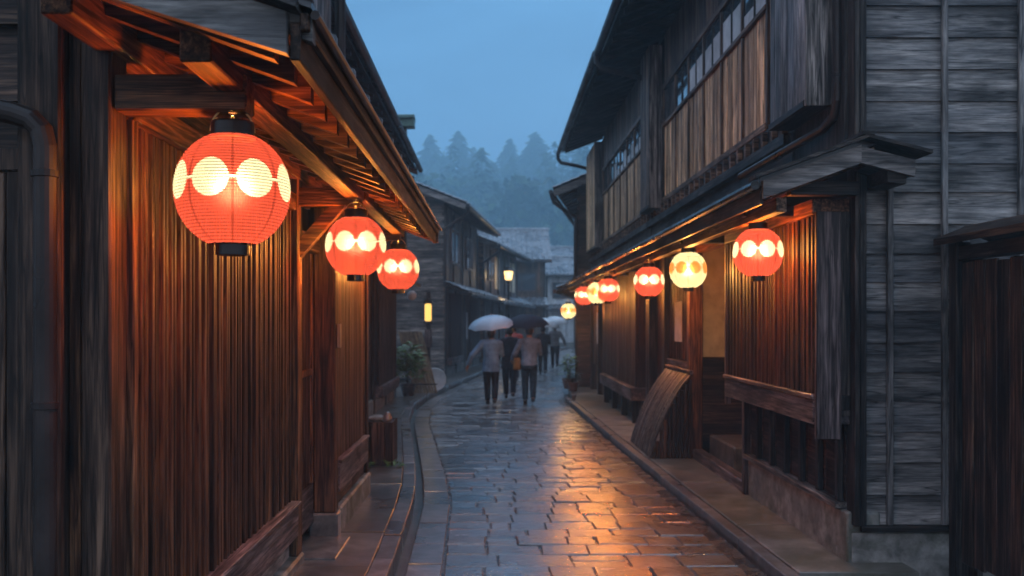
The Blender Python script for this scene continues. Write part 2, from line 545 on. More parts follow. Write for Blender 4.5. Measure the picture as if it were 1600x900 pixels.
def ribbon(fa, fb, y0, y1, z0, z1, seg, mb, gap=.008, jit=.004):
    y = y0
    while y < y1 - .05:
        yb = min(y1, y + random.uniform(*seg))
        ya_, yb_ = y + gap, yb - gap
        dz = random.uniform(-jit, jit)
        xa0, xa1, xb0, xb1 = fa(ya_), fb(ya_), fa(yb_), fb(yb_)
        c = .006
        lo = [(xa0, ya_, z0), (xa1, ya_, z0), (xb1, yb_, z0), (xb0, yb_, z0)]
        md = [(p[0], p[1], z1 + dz - c) for p in lo]
        tp = [(xa0 + c, ya_ + c, z1 + dz), (xa1 - c, ya_ + c, z1 + dz), (xb1 - c, yb_ - c, z1 + dz), (xb0 + c, yb_ - c, z1 + dz)]
        mb.add(lo + md + tp, [(8, 9, 10, 11)] + [(i, (i + 1) % 4, 4 + (i + 1) % 4, 4 + i) for i in range(4)] + [(4 + i, 4 + (i + 1) % 4, 8 + (i + 1) % 4, 8 + i) for i in range(4)])
        y = yb
mb = MB(); ribbon(lambda y: kl(y) - .13, lambda y: kl(y), 1.6, 60, -.06, .094, (.45, .85), mb, .006, .005)
struct(mb.build('kerb', M_STONE))
mb = MB(); ribbon(lambda y: kl(y) + .085, lambda y: kl(y) + .325, 1.6, 60, -.06, -.002, (.45, .9), mb, .006, .005)
struct(mb.build('gutter_edge_stones', M_STONE))
mb = MB(); ribbon(lambda y: interp(WL, y), lambda y: kl(y) - .136, 1.6, 60, -.06, .092, (.7, 1.4), mb, .005, .003)
struct(mb.build('pavement', M_SLAB))
mb = MB(); ribbon(lambda y: kr(y), lambda y: kr(y) + .10, 5.9, 20.6, -.06, .07, (.9, 1.8), mb)
ribbon(lambda y: kr(y), lambda y: kr(y) + .10, 21.3, 60, -.06, .07, (.9, 1.8), mb)
struct(mb.build('kerb', M_STONE))
mb = MB(); ribbon(lambda y: kr(y) + .108, lambda y: interp(WR, y), 6.2, 60, -.06, .078, (1.4, 2.6), mb, .006)
struct(mb.build('pavement', rough_mat('mossy_footway_concrete', (.085, .078, .070), (.165, .150, .135), (.29, .268, .24), 2.2, .42, .4, .012, (.055, .060, .030), .45, film=.4)))
# drain grating let into the ground at the right
t = thing('drain_grating', 'dark iron drain grating in the wet ground beside the right corner house', 'drain grating', (2.75, 6.22, -.05))
mb = MB(); mb.box(2.45, 3.1, 6.08, 6.12, -.055, -.02); mb.box(2.45, 3.1, 6.30, 6.34, -.055, -.02); mb.box(2.45, 2.49, 6.12, 6.30, -.055, -.02); mb.box(3.06, 3.1, 6.12, 6.30, -.055, -.02)
mb.build('frame', M_METAL, t)
mb = MB()
for i in range(14): mb.box(2.51 + i * .04, 2.53 + i * .04, 6.12, 6.30, -.05, -.025, .002)
mb.build('grille', M_METAL, t)

# ------------------------------------------------------------------ helpers for timber houses
def boards_z(mb, x0, x1, y0, y1, z0, z1, w, along='y', gap=.004, jit=.004):
    """upright boards filling a panel"""
    a0, a1 = (y0, y1) if along == 'y' else (x0, x1)
    a = a0
    while a < a1 - .01:
        b = min(a1, a + w * random.uniform(.85, 1.15))
        if a1 - b < w * .4: b = a1
        j = random.uniform(0, jit)
        if along == 'y': mb.box(x0 + j, x1 - j, a + gap / 2, b - gap / 2, z0, z1, .003)
        else: mb.box(a + gap / 2, b - gap / 2, y0 + j, y1 - j, z0, z1, .003)
        a = b
def laps_x(mb, x0, x1, y, z0, z1, pitch=.2, th=.02, joints=()):
    """lapped horizontal boards on a wall that faces -y"""
    z = z0
    js = [x0] + [j for j in joints if x0 < j < x1] + [x1]
    while z < z1:
        h = pitch * random.uniform(.94, 1.06)
        for a, b in zip(js, js[1:]):
            p = random.uniform(0, .004)
            w0, w1 = y - th - p, y - .004
            lo, hi = z - .018, min(z + h, z1)
            mb.add([(a, w0, lo), (b, w0, lo), (b, w1, lo), (a, w1, lo), (a, w0 + th - .002, hi), (b, w0 + th - .002, hi), (b, y, hi), (a, y, hi)],
                   [(0, 1, 5, 4), (3, 2, 1, 0), (4, 5, 6, 7), (2, 3, 7, 6), (0, 4, 7, 3), (1, 2, 6, 5)])
        z += h
def lattice(mb, x, y0, y1, z0, z1, pitch=.06, w=.032, d=.038, thick=9, axis='y'):
    n = int((y1 - y0) / pitch)
    for i in range(n + 1):
        c = y0 + (i + .5) * (y1 - y0) / (n + 1)
        ww = w * random.uniform(.9, 1.12) * (1.35 if thick and i % thick == thick // 2 else 1)
        j = random.uniform(-.004, .004) - (.0 if i % 2 else .006)
        dz = random.uniform(-.003, .003)
        s = 1 if x < 0 else -1
        mb.box(x + s * (j - d / 2), x + s * (j + d / 2), c + dz - ww / 2, c + dz + ww / 2, z0, z1, .003)

# ------------------------------------------------------------------ near left house
X1, X2 = -1.32, -1.20
t = thing('wooden_townhouse', 'reddish lattice fronted wooden townhouse with lantern hung eaves filling the left side', 'house', (-1.32, 3.37, 0))
L1 = t
mb = MB(); mb.box(-1.423, -1.318, 3.30, 3.45, .09, 3.2, .008); mb.build('corner_post', wood('brown', 'z'), t)
mb = MB(); mb.box(-1.345, -1.295, 3.452, 3.50, .09, 2.43, .005); mb.build('lattice_stile', wood('red', 'z'), t)
mb = MB(); mb.box(-1.62, -1.472, 3.255, 3.40, .05, 3.4, .008); mb.build('weathered_post', wood('brown', 'z'), t)
mb = MB(); mb.box(-1.469, -1.426, 3.315, 3.44, .05, 3.3, .005); mb.build('cover_strip', wood('red', 'z'), t)
mb = MB(); laps_x(mb, -4.2, -1.622, 3.42, .1, 4.4, .27, .03, (-2.6,)); mb.build('end_wall', wood('brown', 'x'), t)
mb = MB(); mb.box(-1.69, -1.628, 3.325, 3.385, .05, 2.22); mb.box(-1.765, -1.70, 3.335, 3.385, .05, 2.22); mb.box(-2.15, -1.628, 3.32, 3.385, 2.222, 2.30); mb.build('side_shutter', wood('brown', 'z'), t)
# body behind
mb = MB(); mb.box(-5.5, -1.43, 3.46, 9.05, .05, 2.95); mb.build('wall', M_VOID, t)
mb = MB(); boards_z(mb, -1.425, -1.40, 3.5, 6.25, .3, 2.45, .19); mb.build('backing_boards', wood('dark', 'z'), t)
mb = MB(); lattice(mb, -1.335, 3.51, 6.24, .52, 2.42, .058, .028, .04); mb.build('lattice', wood('slat', 'z'), t)
for z in (.95, 1.42, 2.05):
    mb = MB(); mb.box(-1.385, -1.362, 3.50, 6.25, z - .02, z + .02)
    mb.build('lattice_rail', wood('red', 'y'), t)
mb = MB(); mb.box(-1.40, -1.29, 3.452, 6.26, 2.422, 2.53); mb.build('head_beam', wood('honey', 'y'), t)
mb = MB(); boards_z(mb, -1.40, -1.37, 3.46, 7.16, 2.532, 2.80, 2.0); mb.build('frieze_panel', M_PLASTER if False else wood('honey', 'y'), t)
mb = MB(); mb.box(-1.40, -1.275, 3.452, 6.26, .30, .505, .006); mb.box(-1.41, -1.255, 3.452, 6.26, .508, .53, .004); mb.build('sill_board', wood('mauve', 'y'), t)
mb = MB(); boards_z(mb, -1.40, -1.335, 3.45, 6.26, .16, .297, .9); mb.build('plinth_boards', wood('grey', 'y'), t)
mb = MB(); mb.box(-1.45, -1.27, 3.32, 6.44, .05, .158, .015); mb.build('foundation', M_CONC, t)
mb = MB(); mb.box(-1.42, -1.283, 6.28, 6.42, .16, 2.80, .007); mb.build('post', wood('honey', 'z'), t)
# doorway
d = MB(); boards_z(d, -1.40, -1.36, 6.43, 7.15, .50, 2.20, .10); dr = d.build('door', wood('red', 'z'), t)
d = MB(); d.box(-1.405, -1.345, 6.43, 7.15, .20, .495); d.build('kick_board', wood('mauve', 'y'), dr)
d = MB(); d.box(-1.405, -1.345, 6.425, 6.47, .50, 2.2); d.box(-1.405, -1.345, 7.105, 7.15, .50, 2.2); d.box(-1.404, -1.346, 6.47, 7.105, 1.30, 1.35); d.build('frame', wood('honey', 'z'), dr)
mb = MB(); mb.box(-1.42, -1.30, 6.42, 7.16, 2.20, 2.32); mb.build('door_lintel', wood('honey', 'y'), t)
mb = MB(); mb.box(-1.42, -1.07, 6.47, 7.13, .05, .104, .004); mb.build('threshold', M_STONE, t)
# second bay standing further out
mb = MB(); mb.box(-1.345, -1.185, 7.16, 7.31, .27, 2.80, .008); mb.build('post', wood('slat', 'z'), t)
mb = MB(); mb.box(-1.38, -1.165, 7.145, 7.325, .05, .268, .012); mb.build('post_base', M_STONE, t)
mb = MB(); mb.box(-1.42, -1.235, 7.32, 9.0, .27, 2.8); mb.build('bay_backing', M_VOID, t)
mb = MB(); boards_z(mb, -1.233, -1.205, 7.315, 8.95, .645, 2.28, .105); mb.build('upright_boards', wood('slat', 'z'), t)
mb = MB(); mb.box(-1.24, -1.175, 7.315, 8.95, .40, .615); mb.box(-1.25, -1.16, 7.315, 8.95, .618, .642); mb.build('sill_board', wood('mauve', 'y'), t)
mb = MB(); boards_z(mb, -1.24, -1.21, 7.315, 8.95, .285, .397, .8); mb.build('plinth_boards', wood('brown', 'y'), t)
mb = MB(); mb.box(-1.4, -1.165, 7.33, 9.06, .05, .282, .014); mb.build('foundation', M_CONC, t)
mb = MB(); mb.box(-1.30, -1.185, 8.955, 9.06, .285, 2.8, .006); mb.build('post', wood('red', 'z'), t)
mb = MB(); mb.box(-1.25, -1.17, 7.31, 8.95, 2.285, 2.42); mb.build('head_beam', wood('honey', 'y'), t)
mb = MB(); mb.box(-1.23, -1.20, 7.31, 8.95, 2.422, 2.8); mb.build('frieze_panel', wood('honey', 'y'), t)
mb = MB(); mb.box(-1.18, -1.155, 7.20, 7.27, 1.50, 1.68); mb.build('meter_box', plain('grey_box', (.18, .15, .12), .5), t)
mb = MB(); mb.box(-5.5, -1.42, 9.055, 9.08, .05, 2.9); mb.build('far_end_wall', wood('dark', 'z'), t)
# eave timbers
mb = MB(); mb.box(-1.31, -.855, 3.31, 3.43, 2.428, 2.553, .006); mb.build('bracket_arm', wood('honey', 'x'), t)
mb = MB(); mb.box(-1.42, -.88, 6.31, 6.43, 2.46, 2.58, .006); mb.build('bracket_arm', wood('honey', 'x'), t)
mb = MB(); mb.box(-1.32, -.88, 8.98, 9.09, 2.46, 2.58, .006); mb.build('bracket_arm', wood('honey', 'x'), t)
mb = MB(); mb.para((-1.285, 6.34, 2.12), (.30, 0, .34), (0, .08, 0), (-.06, 0, .055)); mb.build('brace', wood('honey', 'x'), t)
mb = MB(); mb.box(-.965, -.865, 2.94, 6.40, 2.495, 2.60, .006); mb.build('eave_beam', wood('honey', 'y'), t)
mb = MB(); mb.box(-.955, -.860, 6.405, 9.20, 2.51, 2.61, .006); mb.build('eave_beam', wood('honey', 'y'), t)
mb = MB(); mb.box(-1.375, -1.275, 2.90, 9.1, 2.63, 2.745, .006); mb.build('wall_plate', wood('honey', 'y'), t)
zs = lambda x: 2.555 + .36 * (-.56 - x)          # underside of the eave boarding
y = 2.86
while y < 9.1:
    mb = MB(); mb.para((-.655, y, zs(-.655) - .108), (-.785, 0, .785 * .36), (0, .058, 0), (0, 0, .104)); y += .285
    mb.build('rafter', wood('honey', 'x'), t)
mb = MB()
for i in range(6):
    a, b = -.56 - i * .147, -.56 - (i + 1) * .147 + .004
    mb.para((a, 2.76, zs(a)), (b - a, 0, zs(b) - zs(a)), (0, 6.36, 0), (0, 0, .018))
mb.build('eave_boarding', wood('honey', 'y'), t)
mb = MB(); mb.box(-.580, -.550, 2.72, 9.13, 2.44, 2.548); mb.box(-.552, -.525, 2.72, 9.13, 2.525, 2.575); mb.build('fascia', wood('brown', 'y'), t)
mb = MB(); mb.para((-.585, 2.70, 2.455), (-.95, 0, .30), (0, .045, 0), (0, 0, .118)); mb.para((-.55, 2.655, 2.572), (-.95, 0, .325), (0, .12, 0), (0, 0, .028)); mb.para((-.52, 2.747, 2.50), (-.10, 0, .03), (0, .05, 0), (0, 0, .07)); mb.build('bargeboard', wood('grey', 'x'), t)
mb = MB(); mb.para((-.53, 9.09, 2.44), (-.92, 0, .33), (0, .04, 0), (0, 0, .13)); mb.build('bargeboard', wood('honey', 'x'), t)
mb = MB(); y = 2.70
while y < 9.12:
    w = min(random.uniform(.40, .48), 9.14 - y)
    mb.para((-.515, y + .003, 2.578 + random.uniform(0, .006)), (-.95, 0, .342), (0, w - .006, 0), (0, 0, .022))
    mb.para((-.51, y - .02, 2.602), (-.95, 0, .342), (0, .045, 0), (0, 0, .02)); y += w
mb.build('pent_roof', rough_mat('weathered_roof_board', (.025, .026, .03), (.06, .062, .068), (.10, .104, .112), 5, .4, .4, .008, None, .5, 0, True, (.4, 3, 1)), t)
mb = MB(); mb.tube([(-.507, 2.72, 2.568), (-.507, 9.13, 2.568)], .014, 8); mb.build('drip_edge', M_METAL, t)
# upper storey, set back over the pent roof
mb = MB(); boards_z(mb, -1.36, -1.33, 3.42, 7.86, 2.95, 5.7, .16); mb.box(-5.5, -1.37, 3.5, 7.86, 2.96, 5.7); mb.build('upper_wall', wood('pale', 'z'), t)
mb = MB(); mb.para((-.6, 3.0, 5.62), (-2.9, 0, 1.2), (0, 5.0, 0), (0, 0, .12)); mb.para((-3.5, 3.0, 6.82), (-2.9, 0, -1.2), (0, 5.0, 0), (0, 0, .12)); mb.build('upper_roof', M_TILE, t)
mb = MB(); mb.tube([(-1.27, 7.92, 5.6), (-1.27, 7.92, 3.0)], .045, 12); mb.build('downpipe', M_METAL, t)
# rain pipe at the near corner
mb = MB()
PX = -1.492
arc = [(PX - .16, 3.19, 2.402), (PX - .10, 3.19, 2.39), (PX - .045, 3.19, 2.37), (PX - .012, 3.19, 2.335), (PX, 3.19, 2.28), (PX, 3.19, 2.2)]
mb.tube([(-2.7, 3.19, 2.62)] + arc + [(PX, 3.19, .08)], .037, 16)
for z in (2.19, 1.42, .7): mb.lathe([(.038, -.012), (.044, -.010), (.044, .010), (.038, .012)], (PX, 3.19, z), 16)
mb.build('downpipe', M_METAL, t, smooth=False)

# ------------------------------------------------------------------ right corner house and its neighbour (one builder)
WX = 2.42
def upper_band(t, y0, y1, x=2.38, n=6, wood_kind='tan'):
    st = (y1 - y0) / n
    mb = MB()
    for i in range(n):
        a, b = y0 + i * st, y0 + (i + 1) * st
        boards_z(mb, x, x + .025, a + .03, b - .03, 3.43, 4.41, .105, gap=.012, jit=.008)
    mb.build('panel_boards', wood(wood_kind, 'z'), t)
    for i in range(n + 1):
        mb = MB(); mb.box(x - .016, x + .03, y0 + i * st - .026, y0 + i * st + .026, 3.40, 4.98)
        mb.build('batten', wood('umber', 'z'), t)
    for za, zb in ((4.41, 4.455), (3.36, 3.425), (4.93, 5.0)):
        mb = MB(); mb.box(x - .03, x + .03, y0, y1, za, zb); mb.build('rail', wood('umber', 'y'), t)
    mb = MB(); boards_z(mb, x, x + .025, y0, y1, 5.0, 5.7, .2); mb.build('upper_boards', wood('umber', 'z'), t)
    mb = MB(); mb.box(x + .03, x + .06, y0, y1, 4.45, 4.93); mb.build('window_backing', M_VOID, t)
    for i in range(n):
        for k in (0, 1):
            a = y0 + i * st + .04 + k * (st / 2 - .02)
            b = a + st / 2 - .06
            f = MB(); f.box(x - .004, x + .02, a, a + .018, 4.457, 4.928); f.box(x - .004, x + .02, b - .018, b, 4.457, 4.928)
            f.box(x - .003, x + .019, a + .018, b - .018, 4.457, 4.478); f.box(x - .003, x + .019, a + .018, b - .018, 4.91, 4.928)
            w = f.build('window', wood('dark', 'z'), t)
            f = MB(); f.box(x + .004, x + .008, a + .018, b - .018, 4.478, 4.91, .001); f.build('pane', M_GLASS, w)
            if i in (0, 1, 2, 3) and wood_kind == 'tan':
                f = MB(); f.box(x - .001, x + .003, a + .02, b - .02, 4.479, 4.479 + .10 + .22 * random.random() ** 1.5, .001); f.build('blind', M_PAPERW, w)
def shutter_box(t, y0, y1, z0=3.21, z1=5.6, kind='grey', x0=2.19):
    mb = MB(); mb.box(x0 + .03, 2.37, y0 + .02, y1, z0 + .05, z1)
    boards_z(mb, x0, x0 + .026, y0 + .03, y1, z0 + .05, z1, .14)
    b = mb.build('shutter_box', wood(kind, 'z'), t)
    mb = MB(); mb.box(x0 - .01, 2.372, y0 - .012, y0 + .017, z0, z1); mb.build('end_board', wood('pale', 'z'), b)
    mb = MB(); mb.box(x0 - .015, 2.373, y0 + .018, y1, z0, z0 + .048); mb.build('bottom_rail', wood('dark', 'y'), b)
def bracket_band(t, y0, y1):
    mb = MB(); mb.box(2.36, 2.41, y0, y1, 2.9, 3.358); mb.build('lower_band', wood('dark', 'y'), t)
    y = y0 + .1
    while y < y1:
        mb = MB(); mb.box(2.31, 2.358, y, y + .06, 3.20, 3.33); y += .28
        mb.build('bracket_block', wood('umber', 'x'), t)
    mb = MB(); mb.box(2.29, 2.358, y0, y1, 3.10, 3.19); mb.build('string_course', wood('dark', 'y'), t)
def pent(t, y0, y1, x0=1.72, x1=2.42, z0=2.60, sl=.36, rk='umber'):
    zz = lambda x: z0 - .06 + sl * (x - x0)
    mb = MB()
    for i in range(5):
        a, b = x0 + i * (x1 - x0) / 5, x0 + (i + 1) * (x1 - x0) / 5 - .004
        mb.para((a, y0, zz(a)), (b - a, 0, zz(b) - zz(a)), (0, y1 - y0, 0), (0, 0, .018))
    mb.build('eave_boarding', wood(rk, 'y'), t)
    y = y0 + .12
    while y < y1:
        mb = MB(); mb.para((x0 + .08, y, zz(x0 + .08) - .066), (x1 - x0 - .08, 0, sl * (x1 - x0 - .08)), (0, .045, 0), (0, 0, .064)); y += .36
        mb.build('rafter', wood(rk, 'x'), t)
    mb = MB(); mb.para((x0 - .03, y0, zz(x0) + .02), (x1 - x0 + .05, 0, sl * (x1 - x0 + .05)), (0, y1 - y0, 0), (0, 0, .035))
    y = y0
    while y < y1:
        mb.para((x0 - .03, y, zz(x0) + .055), (x1 - x0 + .05, 0, sl * (x1 - x0 + .05)), (0, .035, 0), (0, 0, .025)); y += .42
    mb.build('pent_roof', rough_mat('weathered_roof_board', (.025, .026, .03), (.06, .062, .068), (.10, .104, .112), 5, .4, .4, .008, None, .5, 0, True, (.4, 3, 1)), t)
    mb = MB(); mb.tube([(x0 - .06, y0, z0 - .035), (x0 - .06, y1, z0 - .045)], .030, 10); mb.build('gutter', M_BLACK, t)
    mb = MB(); mb.box(x0 - .024, x0 - .004, y0 + .02, y1, z0 - .155, z0 - .012); mb.build('fascia', wood('dark', 'y'), t)  # board added and set low to screen the gutter from lantern light
    mb = MB(); mb.box(x0 + .10, x0 + .17, y0 + .1, y1, zz(x0 + .13) - .18, zz(x0 + .13) - .085); mb.build('eave_beam', wood(rk, 'y'), t)
def big_eave(t, y0, y1, x0=1.62, z0=5.72, sl=.38, depth=4.2):
    xr = x0 + depth
    mb = MB(); mb.para((x0, y0, z0), (depth, 0, sl * depth), (0, y1 - y0, 0), (0, 0, .05)); mb.build('eave_boarding', wood('dark', 'y'), t)
    y = y0 + .1
    while y < y1:
        mb = MB(); mb.para((x0 + .05, y, z0 - .085), (.9, 0, .9 * sl), (0, .06, 0), (0, 0, .083)); y += .42
        mb.build('rafter', wood('dark', 'x'), t)
    mb = MB(); mb.tiles((x0 - .05, y0 - .05, z0 + .09), (0, y1 - y0 + .1, 0), (depth, 0, sl * depth)); mb.tiles((xr + depth - .05, y0 - .05, z0 + .05), (0, y1 - y0 + .1, 0), (-depth, 0, sl * depth)); mb.build('roof', M_TILE, t)
    mb = MB(); mb.tube([(x0 - .09, y0, z0 + .0), (x0 - .09, y1, z0 - .03)], .055, 10)
    mb.build('gutter', M_METAL, t)
    mb = MB(); mb.tube([(x0 - .09, y1 - .12, z0 - .03), (x0 - .09, y1 - .10, z0 - .17), (x0 - .02, y1 - .10, z0 - .26), (x0 + .35, y1 - .10, z0 - .33), (x0 + .68, y1 - .10, z0 - .42), (2.33, y1 - .10, z0 - .6), (2.33, y1 - .10, 3.5)], .045, 10)
    mb.build('downpipe', M_METAL, t)

t = thing('wooden_townhouse', 'dark corner townhouse on the right with grey lapped side wall and tan upper panels', 'house', (2.42, 6.5, 0))
RA = t
BJ = [2.56, 2.656, 3.03, 3.176, 3.54, 4.3]
mb = MB(); laps_x(mb, 2.49, 7.0, 6.5, .34, 6.3, .205, .022, (3.545, 4.4)); mb.build('side_wall', wood('grey', 'x'), t)
for x, z0, z1 in ((2.662, .33, 2.75), (3.03, .33, 6.3), (3.176, .33, 2.3), (3.545, .33, 6.3), (4.4, .33, 6.3)):
    mb = MB(); mb.box(x - .019, x + .019, 6.44, 6.474, z0, z1)
    mb.build('side_batten', wood('grey', 'z'), t)
mb = MB(); mb.box(2.405, 2.44, 6.40, 6.55, .33, 5.7); mb.box(2.447, 2.492, 6.42, 6.53, .33, 6.0); mb.build('corner_post', wood('dark', 'z'), t)
mb = MB(); mb.box(2.46, 7.0, 6.43, 6.5, .285, .33); mb.build('drip_board', wood('dark', 'x'), t)
mb = MB(); mb.box(2.40, 7.0, 6.455, 6.6, -.05, .282, .012); mb.box(2.375, 2.6, 6.46, 9.0, -.05, .415, .012); mb.build('foundation', M_CONC, t)
mb = MB(); mb.box(2.46, 7.0, 6.505, 8.92, .05, 5.8); mb.box(3.35, 7.0, 8.92, 11.5, .05, 5.8); mb.box(2.46, 7.0, 11.5, 14.4, .05, 5.8); mb.box(2.46, 3.4, 8.9, 11.5, 2.75, 5.8); mb.build('wall', M_VOID, t)
# base panel under the projecting window
mb = MB(); mb.box(2.33, 2.43, 6.56, 9.02, .42, .462); mb.build('base_ledge', wood('pale', 'y'), t)
mb = MB(); mb.box(2.335, 2.40, 8.97, 9.05, .08, 1.0); mb.build('post', wood('mauve', 'z'), t)
mb = MB()
for i in range(6): mb.box(2.402, 2.43, 6.56 + i * .402, 6.56 + (i + 1) * .402 - .005, .465, 1.0)
mb.build('base_boards', wood('brown', 'y'), t)
for i in range(6):
    mb = MB(); mb.box(2.36, 2.402, 6.60 + i * .40, 6.655 + i * .40, .465, 1.0)
    mb.build('base_batten', wood('dark', 'z'), t)
# projecting lattice window
f = MB(); f.box(2.24, 2.42, 6.53, 8.95, 1.02, 2.5); bay = f.build('lattice_window', M_VOID, t)
f = MB(); f.box(2.225, 2.24, 6.53, 8.95, 1.19, 2.42); f.build('backing_boards', wood('dark', 'z'), bay)
f = MB(); lattice(f, 2.185, 6.54, 8.94, 1.20, 2.42, .058, .03, .034, 7); f.build('lattice', wood('slat', 'z'), bay)
f = MB()
for z in (1.62, 2.05): f.box(2.205, 2.222, 6.53, 8.95, z - .016, z + .016)
f.build('lattice_rail', wood('red', 'y'), bay)
f = MB(); f.box(2.155, 2.42, 6.49, 8.98, 1.0, 1.17, .008); f.box(2.140, 2.42, 6.49, 8.985, 1.173, 1.205); f.build('sill_board', wood('mauve', 'y'), bay)
f = MB(); f.box(2.155, 2.42, 6.50, 8.98, 2.425, 2.53); f.build('head_beam', wood('honey', 'y'), bay)
f = MB(); f.box(2.165, 2.335, 6.452, 6.487, .905, 2.44, .005); f.build('corner_board', wood('mauve', 'z'), bay)
f = MB(); f.box(2.338, 2.40, 6.47, 6.50, 1.06, 2.44, .004); f.box(2.32, 2.40, 6.462, 6.49, 1.10, 1.20, .004); f.build('side_panel', wood('dark', 'z'), bay)
f = MB(); f.box(2.16, 2.21, 8.955, 9.0, .93, 2.43); f.build('corner_board', wood('mauve', 'z'), bay)
# entrance recess
mb = MB(); mb.box(2.31, 2.47, 11.36, 11.5, .08, 2.75, .008); mb.build('post', wood('honey', 'z'), t)
mb = MB(); mb.box(2.475, 3.36, 11.43, 11.5, 1.27, 2.75, .002); mb.build('plaster_panel', M_PLASTER, t)
mb = MB(); laps_x(mb, 2.475, 3.36, 11.46, .30, 1.26, .2, .03); mb.box(2.475, 3.36, 11.40, 11.45, 1.235, 1.275); mb.build('recess_boards', wood('brown', 'x'), t)
mb = MB(); mb.box(2.55, 3.34, 10.2, 11.38, .05, .36, .015); mb.build('stone_step', M_STONE, t)
mb = MB(); mb.box(3.31, 3.345, 8.93, 11.4, .08, 2.74); mb.build('inner_wall', wood('brown', 'z'), t)
mb = MB(); mb.box(2.35, 2.47, 9.06, 11.36, .06, .19, .012); mb.build('threshold', wood('mauve', 'y'), t)
mb = MB(); mb.box(2.36, 2.46, 9.0, 11.36, 2.50, 2.62); mb.build('door_lintel', wood('honey', 'y'), t)
mb = MB(); mb.box(2.44, 3.3, 9.0, 11.4, 2.72, 2.74); mb.build('recess_ceiling', wood('honey', 'y'), t)
# front beyond the door
mb = MB(); boards_z(mb, 2.42, 2.45, 11.5, 14.4, .08, 2.6, .16); mb.build('front_boards', wood('umber', 'z'), t)
mb = MB(); lattice(mb, 2.385, 11.52, 13.0, 1.22, 2.48, .07, .034, .034, 0); mb.build('lattice', wood('red', 'z'), t)
mb = MB(); mb.box(2.34, 2.42, 11.5, 13.02, 1.08, 1.20); mb.build('sill_board', wood('mauve', 'y'), t)
mb = MB(); mb.box(2.31, 2.42, 13.03, 13.16, .08, 2.6); mb.build('post', wood('dark', 'z'), t)
mb = MB(); mb.box(2.27, 2.42, 14.05, 14.2, .08, 2.6); mb.build('post', wood('dark', 'z'), t)
mb = MB(); boards_z(mb, 2.38, 2.41, 13.2, 14.05, .1, 2.3, .09); mb.build('door', wood('red', 'z'), t)
pent(t, 6.10, 14.4)
# near end of the pent roof: bargeboards, ridge and the short return over the side wall
mb = MB(); mb.para((1.70, 6.06, 2.475), (.62, 0, .225), (0, .035, 0), (0, 0, .115)); mb.para((2.32, 6.06, 2.70), (.34, 0, -.085), (0, .035, 0), (0, 0, .105)); mb.build('bargeboard', wood('grey', 'x'), t)
mb = MB(); mb.para((1.63, 5.99, 2.592), (.71, 0, .258), (0, .15, 0), (0, 0, .022)); mb.para((2.34, 5.99, 2.85), (.40, 0, -.10), (0, .50, 0), (0, 0, .022)); mb.para((2.30, 5.985, 2.868), (.08, 0, 0), (0, .48, 0), (0, 0, .02)); mb.build('verge_cap', wood('dark', 'x'), t)
mb = MB(); mb.para((2.40, 6.10, 2.70), (.28, 0, -.07), (0, .335, 0), (0, 0, .03)); mb.para((2.50, 6.10, 2.585), (.12, 0, -.01), (0, .335, 0), (0, 0, .09)); mb.build('return_eave', wood('dark', 'x'), t)
mb = MB(); mb.box(1.95, 2.40, 6.30, 6.40, 2.53, 2.62); mb.build('bracket_arm', wood('dark', 'x'), t)
for y in (6.95, 9.3, 11.25):
    mb = MB(); mb.box(1.80, 2.42, y - .045, y + .045, 2.455, 2.53); mb.build('bracket_arm', wood('dark', 'x'), t)
bracket_band(t, 7.6, 14.4)
mb = MB(); mb.box(2.38, 2.44, 6.52, 7.6, 2.9, 5.7); mb.build('upper_corner_wall', wood('dark', 'z'), t)
shutter_box(t, 6.73, 7.62)
upper_band(t, 8.34, 13.42)
mb = MB(); boards_z(mb, 2.385, 2.41, 7.62, 8.31, 3.36, 5.7, .17); mb.build('upper_boards', wood('tan', 'z'), t)
shutter_box(t, 13.55, 14.4, 3.3, 5.6, 'umber')
big_eave(t, 5.9, 14.4)
mb = MB(); mb.tube([(2.365, 6.62, 5.6), (2.365, 6.62, 3.22), (2.355, 6.66, 3.12), (2.33, 6.8, 3.06), (2.10, 7.45, 2.93), (1.98, 7.7, 2.86)], .032, 12)
for z in (3.4, 4.2, 5.0): mb.lathe([(.033, -.012), (.039, -.01), (.039, .01), (.033, .012)], (2.365, 6.62, z), 12)
mb.build('downpipe', M_METAL, t)

t = thing('wooden_townhouse', 'dark two storey townhouse adjoining the corner house, with low bench board and small upper windows', 'house', (2.42, 14.4, 0))
RB = t
mb = MB(); mb.box(2.46, 7.0, 14.42, 23.2, .05, 5.8); mb.build('wall', M_VOID, t)
mb = MB(); boards_z(mb, 2.42, 2.455, 14.42, 23.2, .08, 2.7, .17); mb.build('front_boards', wood('umber', 'z'), t)
mb = MB(); boards_z(mb, 2.22, 2.25, 15.1, 19.4, .66, 2.5, .13); mb.box(2.255, 2.42, 15.1, 19.4, .6, 2.5); mb.build('front_bay', wood('brown', 'z'), t)
mb = MB(); mb.box(2.14, 2.42, 15.05, 19.45, .45, .655, .01); mb.build('sill_board', wood('mauve', 'y'), t)
for y in (15.3, 16.6, 17.9, 19.2):
    mb = MB(); mb.box(2.2, 2.3, y - .05, y + .05, .08, .45); mb.build('sill_support', wood('dark', 'z'), t)
for y in (14.5, 19.8, 21.3, 22.9):
    mb = MB(); mb.box(2.30, 2.43, y - .07, y + .07, .08, 2.6); mb.build('post', wood('dark', 'z'), t)
mb = MB(); boards_z(mb, 2.38, 2.41, 19.95, 21.2, .1, 2.2, .12); mb.build('door', wood('red', 'z'), t)
mb = MB(); mb.box(2.36, 2.40, 21.45, 22.75, .7, 2.2); mb.build('window', wood('brown', 'z'), t)
pent(t, 14.43, 23.2)
